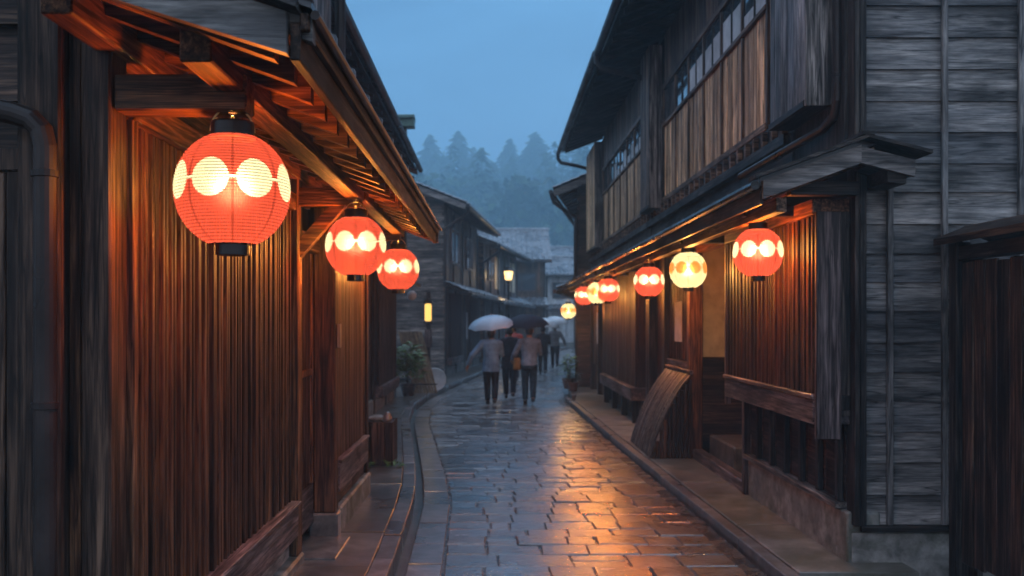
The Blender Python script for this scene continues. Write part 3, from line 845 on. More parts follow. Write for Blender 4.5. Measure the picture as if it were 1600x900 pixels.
for y in (14.6, 15.9, 18.0, 22.5):
    mb = MB(); mb.box(1.66, 2.42, y - .045, y + .045, 2.455, 2.53); mb.build('bracket_arm', wood('dark', 'x'), t)
bracket_band(t, 14.43, 23.2)
mb = MB(); mb.box(2.39, 2.44, 14.43, 23.2, 3.36, 5.7); mb.build('upper_wall', wood('umber', 'z'), t)
upper_band(t, 15.2, 20.7, 2.36, 6)
shutter_box(t, 20.85, 22.8, 3.3, 5.6, 'tan')
big_eave(t, 14.5, 23.0, 1.62, 5.74)
# ------------------------------------------------------------------ houses further along the street
def street_house(label, loc, rz, s, L, depth=5.0, kind='brown', side='grey', z_pent=2.5, v_pent=.7, z_eave=5.05, v_eave=.65,
                 wins=(), doors=(), pent_tiles=True, sl=.40, gable=.45, wall_m=None, up_set=.06, lap_side=True, pipes=True, sills=(), panels=()):
    t = thing('wooden_townhouse', label, 'house', loc, rz)
    def bx(mb, v0, v1, u0, u1, z0, z1, c=.004): mb.box(s * v0, s * v1, u0, u1, z0, z1, c)
    def pa(mb, p, u, v, w): mb.para(*[(s * q[0], q[1], q[2]) for q in (p, u, v, w)])
    def bd(mb, v0, v1, u0, u1, z0, z1, w):
        u = u0
        while u < u1 - .01:
            b = min(u1, u + w * random.uniform(.85, 1.15)); j = random.uniform(0, .005)
            bx(mb, v0, v1 - j, u + .003, b - .003, z0, z1); u = b
    zw = z_pent + v_pent * sl + .1
    mb = MB(); bx(mb, -depth, -.035, .03, L - .03, 0, zw); bx(mb, -depth, -up_set - .03, .03, L - .03, zw, z_eave + .2)
    mb.build('wall', M_VOID, t, True)
    mb = MB(); bd(mb, -.033, 0, 0, L, .35, zw, .18); mb.build('front_boards', wall_m or wood(kind, 'z'), t, True)
    mb = MB(); bd(mb, -up_set - .03, -up_set, 0, L, zw + .01, z_eave + .15, .2); mb.build('upper_boards', wall_m or wood(kind, 'z'), t, True)
    mb = MB(); bx(mb, -.05, .03, 0, L, 0, .34, .01); mb.build('foundation', M_CONC, t, True)
    mb = MB()
    z = .05
    while z < z_eave + .1:
        h = .22
        pa(mb, (-depth, -.004, z - .015), (depth, 0, 0), (0, .03, 0), (0, .012, h))
        z += h
    hw = depth / 2 + 0.0
    z = z_eave + .1
    while z < z_eave + sl * (depth / 2 + v_eave) - .1:
        k = (z - z_eave) / sl - v_eave
        a, b = -depth + max(0, k), -max(0, k)
        if b - a > .3: pa(mb, (a, -.004, z - .015), (b - a, 0, 0), (0, .03, 0), (0, .012, .22))
        z += .22
    mb.build('side_wall', wood(side, 'x'), t, True)
    # posts and rails on the street front
    n = max(2, round(L / 1.9))
    for i in range(n + 1):
        u = i * (L - .12) / n
        mb = MB(); bx(mb, 0.002, .05, u, u + .12, 0, zw - .1); bx(mb, -up_set + .002, -up_set + .05, u + .002, u + .118, zw, z_eave)
        mb.build('post', wood('dark', 'z'), t, True)
    for u0, u1, zb in sills:
        mb = MB(); bx(mb, .0, .16, u0, u1, zb, zb + .2); mb.build('sill_board', wood('mauve', 'y'), t, True)
        mb = MB(); u = u0 + .05
        while u < u1 - .05: bx(mb, .06, .10, u, u + .035, zb + .2, zw - .35, .002); u += .085
        mb.build('lattice', wood('brown', 'z'), t, True)
    for u0, u1, z0, z1 in wins:
        f = MB()
        bx(f, -up_set, -up_set + .07, u0, u0 + .06, z0, z1); bx(f, -up_set, -up_set + .07, u1 - .06, u1, z0, z1)
        bx(f, -up_set, -up_set + .072, u0, u1, z0 - .06, z0); bx(f, -up_set, -up_set + .072, u0, u1, z1, z1 + .06)
        m_ = (u0 + u1) / 2; bx(f, -up_set, -up_set + .065, m_ - .03, m_ + .03, z0, z1)
        w = f.build('window', wood('mauve', 'z'), t, True)
        f = MB(); bx(f, -up_set + .03, -up_set + .04, u0 + .06, u1 - .06, z0, z1, .001); f.build('pane', M_GLASS, w, True)
    for u0, u1, z0, z1 in panels:
        off = -up_set if z0 > zw else 0
        f = MB(); bx(f, off + .004, off + .02, u0, u1, z0, z1); f.build('plaster_panel', M_PLASTER if z0 > 2.9 else M_WHITEPL, t, True)
    for u0, u1 in doors:
        f = MB(); bd(f, 0.0, .03, u0, u1, .36, 2.15, .12); f.build('door', wood('red', 'z'), t, True)
    # pent roof
    zz = z_pent
    f = MB(); pa(f, (v_pent, -.1, zz), (-v_pent - .05, 0, sl * (v_pent + .05)), (0, L + .2, 0), (0, 0, .04)); f.build('eave_boarding', wood('dark', 'y'), t, True)
    u = .1
    while u < L:
        f = MB(); pa(f, (v_pent - .06, u, zz - .05), (-v_pent + .06, 0, sl * (v_pent - .06)), (0, .05, 0), (0, 0, .05)); u += .55
        f.build('rafter', wood('dark', 'x'), t, True)
    f = MB(); f.tiles((s * (v_pent + .04), -.14, zz + .075), (0, L + .28, 0), (-s * (v_pent + .05), 0, sl * (v_pent + .05))); f.build('pent_roof', M_TILE, t, True)
    f = MB(); f.tube([(s * (v_pent + .09), -.1, zz - .01), (s * (v_pent + .09), L + .1, zz - .03)], .05, 8); f.build('gutter', M_METAL, t, True)
    # main gable roof, ridge along the street
    hv = depth / 2 + v_eave
    zr = z_eave + sl * hv
    f = MB(); pa(f, (v_eave, -gable, z_eave), (-hv, 0, sl * hv), (0, L + 2 * gable, 0), (0, 0, .05)); pa(f, (v_eave - 2 * hv, -gable, z_eave), (hv - .002, 0, sl * hv), (0, L + 2 * gable, 0), (0, 0, .05)); f.build('roof_boarding', wood('dark', 'y'), t, True)
    f = MB(); f.tiles((s * (v_eave + .06), -gable - .03, z_eave + .085), (0, L + 2 * gable + .06, 0), (-s * (hv + .06), 0, sl * (hv + .06)))
    f.tiles((s * (v_eave - 2 * hv - .06), -gable - .03, z_eave + .085), (0, L + 2 * gable + .06, 0), (s * (hv + .06), 0, sl * (hv + .06)))
    rf = f.build('roof', M_TILE, t, True)
    f = MB(); f.tube([(s * (v_eave - hv), -gable - .08, zr + .16), (s * (v_eave - hv), L + gable + .08, zr + .16)], .11, 10)
    bx(f, v_eave - hv - .13, v_eave - hv + .13, -gable - .05, L + gable + .05, zr + .02, zr + .14); f.build('ridge_cap', M_TILE, rf, True)
    for uu in (-gable - .03, L + gable - .005):
        f = MB()
        pa(f, (v_eave + .04, uu, z_eave - .13), (-hv - .04, 0, sl * (hv + .04)), (0, .035, 0), (0, 0, .17))
        pa(f, (v_eave - 2 * hv - .04, uu, z_eave - .13), (hv + .035, 0, sl * (hv + .04)), (0, .035, 0), (0, 0, .17))
        f.build('bargeboard', wood('grey', 'x'), t, True)
    u = 0
    while u < L:
        f = MB(); pa(f, (v_eave - .05, u, z_eave - .06), (-v_eave - .2, 0, sl * (v_eave + .2)), (0, .06, 0), (0, 0, .06)); u += .55
        f.build('rafter', wood('dark', 'x'), t, True)
    f = MB(); f.tube([(s * (v_eave + .11), -gable, z_eave), (s * (v_eave + .11), L + gable, z_eave - .03)], .055, 8); f.build('gutter', M_METAL, t, True)
    if pipes:
        f = MB(); f.tube([(s * (v_eave + .11), -gable + .1, z_eave - .02), (s * (v_eave + .06), -.2, z_eave - .22), (s * .03, -.09, z_eave - .62), (s * .03, -.09, z_eave - .8), (s * .03, -.09, zz + .3)], .05, 8)
        f.build('downpipe', M_METAL, t, True)
    return t

L2 = street_house('dark tall townhouse directly behind the lantern lit lattice house on the left', (-2.12, 9.5, 0), 0, 1, 10.8, 5, 'dark', 'dark', 2.5, .45, 5.0, .42,
                  [(2.5, 4.2, 3.6, 4.5), (6.5, 8.2, 3.6, 4.5)], [(5.2, 6.4)], gable=.5, sills=((7.4, 10.4, .35),), pipes=False)
f = MB(); f.box(-.02, .30, 10.45, 10.62, 2.9, 5.72); f.build('wing_wall', wood('dark', 'z'), L2, True)
f = MB(); f.para((-.10, 10.28, 5.90), (.56, 0, 0), (0, .25, .07), (0, 0, .05)); f.para((-.10, 10.53, 5.97), (.56, 0, 0), (0, .26, -.07), (0, 0, .05)); f.box(-.10, .46, 10.36, 10.70, 5.74, 5.90); f.build('copper_cap', M_COPPER, L2, True)
street_house('two storey townhouse past the plants, its grey lapped gable side facing the street', (-1.45, 28, 0), R(-6), 1, 8.3, 4.6, 'umber', 'pale', 2.5, .7, 5.02, .65,
             [(1.5, 3.1, 3.55, 4.55), (5.0, 6.6, 3.55, 4.55)], [(3.4, 4.6)], sills=((.5, 3.0, .4), (5.2, 7.8, .4)), panels=((3.15, 3.38, 1.3, 1.9), (4.65, 5.0, 1.1, 2.0)))
street_house('low dark townhouse behind the square street lamp', (-.42, 37.3, 0), R(-10), 1, 9, 5, 'mauve', 'umber', 2.4, .7, 4.6, .6,
             [(1.2, 2.6, 3.4, 4.1), (5.2, 6.6, 3.4, 4.1)], [(3.5, 4.7)], sills=((5.4, 8.2, .4),), panels=((2.9, 4.0, 3.05, 4.4), (6.9, 8.3, 3.05, 4.4)))
street_house('end house whose broad wet grey tiled roof slope faces down the street', (-1.9, 52.5, 0), R(-90), 1, 4.7, 6.2, 'umber', 'umber', 2.5, .8, 4.95, .7,
             [(2.6, 4.2, 3.4, 4.3)], [(2.0, 3.2)], sl=.50, gable=.3, pipes=False)
street_house('distant house with pale plaster walls closing the far end of the street', (1.5, 60.5, 0), R(-86), 1, 9, 5, 'brown', 'brown', 2.4, .7, 4.55, .6,
             [(2.2, 3.4, 3.2, 4.1), (5, 6.2, 3.2, 4.1)], [(4.0, 5.2)], wall_m=M_WHITEPL, pipes=False)
street_house('farthest house peeping between the roofs below the hill', (-1.5, 72, .3), R(-84), 1, 12, 6, 'tan', 'brown', 2.6, .7, 5.6, .7,
             [(3, 4.4, 3.7, 4.7), (7, 8.4, 3.7, 4.7)], [(5.0, 6.2)], pipes=False)
street_house('narrow dark house with low eaves beyond the row of right hand lanterns', (2.05, 23.7, 0), R(-9), -1, 7.5, 4.5, 'brown', 'brown', 2.45, .45, 4.85, .5,
             [(1.0, 2.2, 3.4, 4.2), (3.6, 4.8, 3.4, 4.2)], [(2.4, 3.4)], sills=((3.8, 6.6, .4),))
street_house('low house on the right where the street bends out of sight', (3.55, 32.5, 0), R(-15), -1, 12, 5, 'brown', 'brown', 2.4, .6, 4.5, .5,
             [(1.5, 3.0, 3.3, 4.0), (6, 7.5, 3.3, 4.0)], [(4, 5.2)], pipes=False)

# ------------------------------------------------------------------ paper lanterns
RED = paper_mat('red_lantern_paper', (.068, .0125, .0140), (.079, .120, .157), (1.0, .36, .09), (1.0, .72, .36))
CREAM = paper_mat('cream_lantern_paper', (.076, .098, .112), (.076, .032, .013), (1.0, .82, .52), (1.0, .40, .12))
BULB_W = 66.0
def make_lantern(mat, watts):
    t = thing('paper_lantern', 'paper lantern', 'lantern')
    mb = MB()
    prof = []
    N = 36
    for i in range(N * 4 + 1):
        z = -.188 + .376 * i / (N * 4)
        r = .2 * math.sqrt(max(0, 1 - (abs(z) / .2055) ** 2.05))
        r += .0016 * math.cos(2 * math.pi * i / 4) + (-.0016)
        prof.append((r, z))
    n = 56
    mb.lathe(prof, (0, 0, 0), n, False, False)
    mb.build('paper_shade', mat, t, True, True)
    mb = MB(); mb.lathe([(.052, .205), (.052, .235), (.012, .236), (.012, .240), (.072, .238), (.075, .231), (.075, .184), (.080, .180), (.060, .178), (.056, .205)], (0, 0, 0), 36, False, False); tc = mb.build('top_cap', M_BLACK, t, True)  # lid added over the open top to keep bulb light off beams
    mb = MB(); mb.lathe([(.040, -.186), (.062, -.182), (.058, -.190), (.058, -.226), (.050, -.228), (.0, -.228)], (0, 0, 0), 36, False, False); mb.build('bottom_cap', M_BLACK, t, True)
    mb = MB(); mb.tube([(0, .074 * math.cos(a), .205 + .085 * math.sin(a)) for a in [math.pi * k / 14 for k in range(15)]], .0036, 8)
    mb.tube([(0, -.012, .225), (0, -.004, .262), (0, .004, .262), (0, .012, .225)], .003, 8)
    mb.tube([(-.0, 0, .288), (0, 0, .335)], .003, 8)
    mb.build('wire_handle', plain('brass_wire', (.75, .50, .20), .4, .5, .5), tc, True)
    for s_ in (0, 1):
        pass
    li = bpy.data.lights.new('bulb', 'POINT')
    li.energy = watts; li.color = (1.0, .57, .215); li.shadow_soft_size = .045
    lo = bpy.data.objects.new('bulb', li); COL.objects.link(lo); lo.parent = t
    return t
red0, cream0 = make_lantern(RED, BULB_W), make_lantern(CREAM, 72.0)
used = set()
def hang(src, x, y, z, label, rz, group, sc=1.0, P=None):
    o = src if src.name not in used else copy_tree(src)
    used.add(src.name)
    o.location = (x, y, z); o.rotation_euler = (0, 0, R(rz)); o.scale = (sc,) * 3
    o['label'] = label; o['category'] = 'lantern'; o['group'] = group
    return o
GL, GR = 'lanterns under the left eaves', 'lanterns along the right eaves'
# dots face the street: turn so that a seam faces the camera
hang(red0, -.915, 3.36, 2.158, 'largest red paper lantern with cream dots, sharp, under the left eave corner', -90 + 15.2 + 0, GL)
hang(red0, -.905, 6.28, 2.19, 'red paper lantern by the left doorway, middle one of the three on the left', -90 + 8.5, GL)
hang(red0, -.905, 9.05, 2.19, 'red paper lantern at the far end of the left eave, smallest of the left three', -90 + 5.7, GL)
S = .9
hang(red0, 1.905, 6.93, 2.195, 'red paper lantern in front of the projecting lattice window at the right corner', -90 - 15.4, GR, S)
hang(cream0, 1.88, 9.3, 2.195, 'cream paper lantern with orange dots beside the pale plaster entrance', -90 - 11, GR, S)
hang(red0, 1.815, 11.25, 2.165, 'red paper lantern above the curved bamboo skirt', -90 - 9, GR, S)
hang(red0, 1.73, 14.6, 2.175, 'red paper lantern overlapping a cream one, nearer the camera of the pair', -90 - 6.8, GR, S)
hang(cream0, 1.71, 15.9, 2.17, 'cream paper lantern tucked between two red ones on the right', -90 - 6, GR, S)
hang(red0, 1.69, 18.0, 2.18, 'small red paper lantern just beyond the half hidden cream one', -90 - 5, GR, S)
hang(cream0, 1.74, 22.5, 1.94, 'farthest glowing cream lantern at the end of the right row', -90 - 4, GR, S)
mb = MB(); mb.tube([(1.74, 22.5, 2.24), (1.74, 22.5, 2.46)], .004, 6); mb.build('lantern_cord', M_METAL, RB)

# upright yellow lamp on its post and the square street lamp
t = thing('post_lantern', 'slim upright yellow lantern on a wooden post near the plants', 'lantern', (-1.64, 23.9, .09))
mb = MB(); mb.box(-1.69, -1.59, 23.96, 24.06, .09, 2.45); mb.box(-1.67, -1.61, 23.78, 23.96, 2.24, 2.29); mb.build('post', wood('dark', 'z'), t)
mb = MB(); mb.box(-1.72, -1.56, 23.80, 23.955, 1.70, 2.14, .03); mb.build('lamp_shade', glow_mat('yellow_lamp_paper', (1.0, .62, .14), 1.35), t)
mb = MB(); mb.box(-1.75, -1.53, 23.775, 23.97, 2.142, 2.20); mb.box(-1.75, -1.53, 23.775, 23.97, 1.65, 1.698); mb.build('lamp_frame', M_BLACK, t)
mb = MB(); mb.box(-1.73, -1.55, 23.90, 23.957, 1.05, 1.5); mb.build('name_board', wood('mauve', 'z'), t)
t = thing('street_lamp', 'square glowing street lamp on a thin dark pole at the bend', 'street lamp', (.60, 40, .09))
mb = MB(); mb.tube([(.6, 40, .09), (.6, 40, 3.38)], [.06, .045], 10); mb.lathe([(.11, 0), (.11, .1), (.06, .5), (.05, .52)], (.6, 40, .09), 14); mb.build('pole', M_BLACK, t)
mb = MB(); mb.lathe([(.13, 0), (.19, .36)], (.6, 40, 3.42), 4); mb.build('lamp_glass', glow_mat('warm_lamp_glass', (1.0, .66, .26), 2.4), t)
mb = MB(); mb.lathe([(.27, 0), (.24, .03), (.06, .17), (.02, .2)], (.6, 40, 3.785), 4); mb.build('lamp_cap', M_BLACK, t)
mb = MB(); mb.lathe([(.05, 0), (.15, .035)], (.6, 40, 3.38), 4); mb.build('lamp_base', M_BLACK, t)
li = bpy.data.lights.new('bulb', 'POINT'); li.energy = 18; li.color = (1, .7, .35); li.shadow_soft_size = .12
lo = bpy.data.objects.new('bulb', li); COL.objects.link(lo); lo.parent = t; lo.location = (0, -.0, 4.25 - .09)
lo.location = (-.0, -.35, 3.5)
t = thing('wall_lamp', 'small white globe lamp high on the wall behind the far left lantern', 'lamp', (-1.75, 20.45, 2.25))
mb = MB(); mb.lathe([(.0, -.1), (.06, -.085), (.095, -.03), (.095, .03), (.06, .085), (.03, .1)], (-1.75, 20.45, 2.25), 16); mb.build('globe', M_PAPERW, t, smooth=True)
mb = MB(); mb.tube([(-1.75, 20.45, 2.34), (-1.75, 20.45, 2.42), (-2.05, 20.45, 2.42)], .015, 8); mb.build('bracket', M_METAL, t)

# ------------------------------------------------------------------ gated fence at the right
t = thing('wooden_gate_fence', 'tall dark board fence with a small plank roof at the right edge', 'fence', (3.1, 6.2, 0))
mb = MB(); mb.box(3.03, 3.13, 6.30, 6.40, -.05, 2.22, .006); mb.box(3.12, 3.16, 6.20, 6.30, -.05, 2.2); mb.build('post', wood('dark', 'z'), t)
mb = MB(); y = 6.27
while y > 3.2:
    w = random.uniform(.13, .165)
    mb.box(3.05 + random.uniform(0, .012), 3.08, y - w + .012, y, .13 + random.uniform(-.02, .02), 2.08 + random.uniform(-.01, .01), .005); y -= w
mb.build('boards', wood('brown', 'z'), t)
mb = MB(); mb.box(3.085, 3.13, 3.2, 6.29, .5, .6); mb.box(3.085, 3.13, 3.2, 6.29, 1.75, 1.85); mb.box(3.04, 3.14, 3.2, 6.29, 2.10, 2.19); mb.build('rails', wood('dark', 'y'), t)
mb = MB(); mb.para((2.92, 3.1, 2.20), (.22, 0, .09), (0, 3.28, 0), (0, 0, .045)); mb.para((3.14, 3.1, 2.29), (.22, 0, -.09), (0, 3.28, 0), (0, 0, .045)); mb.build('plank_roof', wood('brown', 'y'), t)
mb = MB(); mb.box(3.12, 3.2, 3.2, 3.3, -.05, 2.2); mb.build('post', wood('dark', 'z'), t)

# ------------------------------------------------------------------ curved bamboo skirt
t = thing('bamboo_skirt', 'curved slatted bamboo skirt leaning against the right wall below a lantern', 'wall skirt', (2.1, 11.3, .08))
def skirt_pt(k):   # 0 top at wall, 1 foot
    return 2.335 - .50 * (.62 * k + .38 * math.sin(k * math.pi / 2)), 1.09 - 1.0 * (.62 * k + .38 * (1 - math.cos(k * math.pi / 2)))
mb = MB(); y = 11.30
while y < 12.88:
    w = random.uniform(.045, .056)
    pts = [skirt_pt(k / 12) for k in range(13)]
    ring = [(x, z) for x, z in pts] + [(x + .016, z - .006) for x, z in pts[::-1]]
    j = random.uniform(-.005, .005)
    vs = [(x + j, y + .004, z) for x, z in ring] + [(x + j, y + w - .005, z) for x, z in ring]
    n = len(ring)
    fs = [(i, (i + 1) % n, n + (i + 1) % n, n + i) for i in range(n)]
    for i in range(12):
        fs.append((i, i + 1, n - 2 - i, n - 1 - i)); fs.append((n + i, n + n - 1 - i, n + n - 2 - i, n + i + 1))
    mb.add(vs, fs); y += w
mb.build('slats', wood('pale', 'z'), t)
mb = MB()
for i in range(9):
    xa = 1.90 + i * .048
    k = next(q / 200 for q in range(201) if skirt_pt(q / 200)[0] <= xa)
    mb.box(xa + .004, xa + .044, 11.302, 11.325 + .004 * (i % 2), .085, skirt_pt(k)[1] - .02)
mb.build('side_slats', wood('brown', 'z'), t)
mb = MB(); mb.box(2.30, 2.345, 11.29, 12.9, 1.082, 1.12); mb.build('top_rail', wood('mauve', 'y'), t)

# ------------------------------------------------------------------ small things along the walls
t = thing('wooden_tub', 'weathered brown wooden box planter standing at the end of the lattice house', 'box', (-1.27, 11.0, .09))
mb = MB(); boards_z(mb, -1.44, -1.12, 10.62, 10.66, .10, .58, .085, 'x'); boards_z(mb, -1.16, -1.12, 10.665, 11.1, .10, .58, .085); boards_z(mb, -1.44, -1.40, 10.665, 11.1, .1, .58, .085); boards_z(mb, -1.44, -1.12, 11.105, 11.14, .1, .58, .085, 'x'); mb.build('boards', wood('brown', 'z'), t)
mb = MB(); mb.box(-1.40, -1.16, 10.66, 11.1, .12, .54); mb.build('soil', g_mat, t)
def rock(name, c, r, label, cat='stone', seed=1):
    rnd = random.Random(seed)
    bm = bmesh.new(); bmesh.ops.create_icosphere(bm, subdivisions=3, radius=1)
    ph = [rnd.uniform(0, 6) for _ in range(6)]
    for v in bm.verts:
        k = 1 + .16 * math.sin(3 * v.co.x + ph[0]) + .13 * math.sin(4 * v.co.y + ph[1]) + .1 * math.sin(5 * v.co.z + ph[2])
        v.co = Vector((v.co.x * r[0] * k, v.co.y * r[1] * k, v.co.z * r[2] * k))
    me = bpy.data.meshes.new(name); bm.to_mesh(me); bm.free()
    me.polygons.foreach_set('use_smooth', [True] * len(me.polygons))
    me.materials.append(M_STONE if seed % 2 else M_CONC)
    o = bpy.data.objects.new(name, me); o.location = c; COL.objects.link(o); tag(o, label, cat)
    return o
rock('stone', (-1.33, 10.78, .60), (.085, .08, .055), 'pale rounded stone on the left part of the wooden box planter', seed=2)
rock('stone', (-1.20, 10.80, .605), (.06, .06, .065), 'darker small stone on the right edge of the wooden box planter', seed=3)
rock('stone', (-1.52, 11.3, .15), (.1, .12, .09), 'low grey stone on the ground behind the wooden box planter', seed=5)

M_LEAF = rough_mat('leaf_green', (.05, .12, .022), (.095, .21, .045), (.15, .29, .07), 3, .45, .2, .004, None, .5)
M_LEAFD = rough_mat('leaf_dark_green', (.012, .030, .012), (.028, .062, .024), (.05, .10, .038), 3, .45, .2, .004, None, .5)
def leaf_clump(mb, c, rad, n, ln, wd, up=.4, rnd=random):
    for i in range(n):
        th, ph = rnd.uniform(0, 2 * math.pi), math.acos(rnd.uniform(-.5, 1))
        rr = rnd.random() ** .5
        p = Vector((c[0] + rad[0] * rr * math.cos(th) * math.sin(ph), c[1] + rad[1] * rr * math.sin(th) * math.sin(ph), c[2] + rad[2] * rr * math.cos(ph)))
        d = Vector((math.cos(th), math.sin(th), rnd.uniform(-.5, 1) * up + .1)).normalized()
        sd = d.cross(Vector((rnd.uniform(-.4, .4), rnd.uniform(-.4, .4), 1))).normalized()
        nn = sd.cross(d)
        l, w = ln * rnd.uniform(.6, 1.2), wd * rnd.uniform(.7, 1.2)
        mb.add([p, p + d * l * .35 + sd * w + nn * .1 * l, p + d * l - nn * .12 * l, p + d * l * .35 - sd * w + nn * .1 * l, p + d * l * .5 + nn * .03 * l],
               [(0, 1, 4), (1, 2, 4), (2, 3, 4), (3, 0, 4)])
def pot(t, c, r, h, mat):
    mb = MB(); mb.lathe([(r * .72, 0), (r * .95, h * .8), (r * 1.06, h * .82), (r * 1.06, h), (r * .92, h), (r * .88, h * .85), (0, h * .84)], c, 20, True, False); return mb.build('pot', mat, t)
def potted(label, c, r, h, crown, n, ln, wd, mat, leaf, stems=5):
    t = thing('potted_plant', label, 'plant', c)
    pot(t, c, r, h, mat)
    mb = MB()
    for i in range(stems):
        a = random.uniform(0, 6.28)
        mb.tube([(c[0], c[1], c[2] + h * .8), (c[0] + .3 * crown[0] * math.cos(a), c[1] + .3 * crown[1] * math.sin(a), c[2] + h + crown[2] * .5), (c[0] + .6 * crown[0] * math.cos(a), c[1] + .6 * crown[1] * math.sin(a), c[2] + h + crown[2] * 1.2)], [.01, .008, .004], 6)
    mb.build('stem', wood('brown', 'z'), t)
    mb = MB(); leaf_clump(mb, (c[0], c[1], c[2] + h + crown[2] * .6), crown, n, ln, wd); mb.build('foliage', leaf, t)
    return t
M_POT = plain('dark_glazed_pot', (.030, .034, .042), .3, .5)
M_TERRA = plain('brown_pot', (.11, .055, .038), .5, .4)
potted('bushy green potted plant in a dark pot beside the left kerb bend', (-1.86, 20.75, .092), .17, .26, (.30, .28, .56), 460, .18, .042, M_POT, M_LEAF)
potted('leafy plant in a brown pot below the farthest right lantern', (1.80, 23.1, .08), .16, .25, (.16, .16, .40), 130, .15, .035, M_TERRA, M_LEAF)
potted('low green plant in a small pot in front of the right hand brown pot', (1.84, 22.35, .08), .13, .2, (.16, .14, .18), 80, .12, .03, M_TERRA, M_LEAFD)
t = thing('weed_tuft', 'small green weeds sprouting at the foot of the wooden box planter', 'weed', (-1.1, 10.6, .092))
mb = MB(); leaf_clump(mb, (-1.10, 10.58, .11), (.10, .05, .05), 46, .075, .016, .8); leaf_clump(mb, (-1.38, 10.56, .11), (.07, .04, .04), 30, .06, .014, .8); mb.build('leaves', M_LEAF, t)
# straw coloured leaning screen, barrel
t = thing('leaning_screen', 'straw coloured reed screen leaning beside the potted plant on the left', 'screen', (-1.7, 21.6, .092))
mb = MB(); y0 = 21.35
for i in range(30):
    x = -2.06 + i * .018
    mb.tube([(x + .28 + .07 * math.sin(i * 1.7) * .1, y0 + .02 * math.sin(i), .10), (x + .02, y0 + .30 + .01 * math.cos(i * 2), 1.05 + .02 * math.sin(i * 1.3)), (x - .10, y0 + .36, 1.45 + .03 * math.sin(i * 2.1))], .0095, 6)
mb.build('reeds', rough_mat('dry_reed', (.12, .085, .045), (.24, .175, .10), (.34, .26, .16), 8, .6, .2, .004), t)
mb = MB(); mb.tube([(-1.79, 21.36, .3), (-1.26, 21.36, .3)], .014, 6); mb.tube([(-2.03, 21.58, .95), (-1.5, 21.58, .95)], .014, 6); mb.build('cross_bar', wood('brown', 'x'), t)
t = thing('barrel', 'dark barrel lying on its side with a pale round rim near the left kerb', 'barrel', (-1.38, 22.3, .092))
def ring_y(mb, prof, c, n=24):
    tmp = MB(); tmp.lathe(prof, (0, 0, 0), n)
    mb.add([(c[0] + p[0], c[1] + p[2], c[2] + p[1]) for p in tmp.v], tmp.f)
mb = MB(); ring_y(mb, [(.21, 0), (.25, .22), (.25, .34), (.21, .56)], (-1.38, 22.3, .35)); mb.build('staves', wood('dark', 'y'), t)
mb = MB(); ring_y(mb, [(.205, -.012), (.262, -.012), (.268, .03), (.215, .03)], (-1.38, 22.29, .35)); mb.build('rim', M_WHITEPL, t)
# notices
def notice(x, y, z0, z1, w, label, face='x', strips=1):
    mb = MB()
    if face == 'x': mb.box(x - .004, x + .004, y, y + w, z0, z1, .001)
    else: mb.box(x, x + w, y - .004, y + .004, z0, z1, .001)
    o = mb.build('paper_notice', M_PAPERW); tag(o, label, 'notice')
notice(2.355, 12.05, 1.44, 1.95, .45, 'tall white paper notice on the lattice above the curved skirt')
notice(2.29, 19.7, 1.25, 1.95, .22, 'white paper strip on the right wall past the low bench board')
notice(2.29, 21.2, 1.2, 1.9, .16, 'narrow pale strip on the far right wall near the last lantern')
notice(-2.05, 17.2, 1.50, 1.95, .18, 'narrow white paper strip on the dark left wall behind the third lantern')

# ------------------------------------------------------------------ people
def person_mesh(name, mbs, voxel, mat, parent, smooth_it=3):
    o = mbs.build(name, mat, parent, True)
    md = o.modifiers.new('r', 'REMESH'); md.mode = 'VOXEL'; md.voxel_size = voxel; md.use_smooth_shade = True
    ms = o.modifiers.new('s', 'SMOOTH'); ms.iterations = smooth_it; ms.factor = .5
    dg = bpy.context.evaluated_depsgraph_get()
    me = bpy.data.meshes.new_from_object(o.evaluated_get(dg))
    o.modifiers.clear(); old = o.data; o.data = me
    me.name = name
    return o
def limb(mb, pts, rs):
    # densify with smooth interpolation so the joint bends softly
    P, Q = [], []
    pts = [Vector(p) for p in pts]
    for i in range(len(pts) - 1):
        for k in range(4):
            P.append(pts[i].lerp(pts[i + 1], k / 4)); Q.append(lerp(rs[i], rs[i + 1], k / 4))
    P.append(pts[-1]); Q.append(rs[-1])
    mb.tube(P, Q, 12)
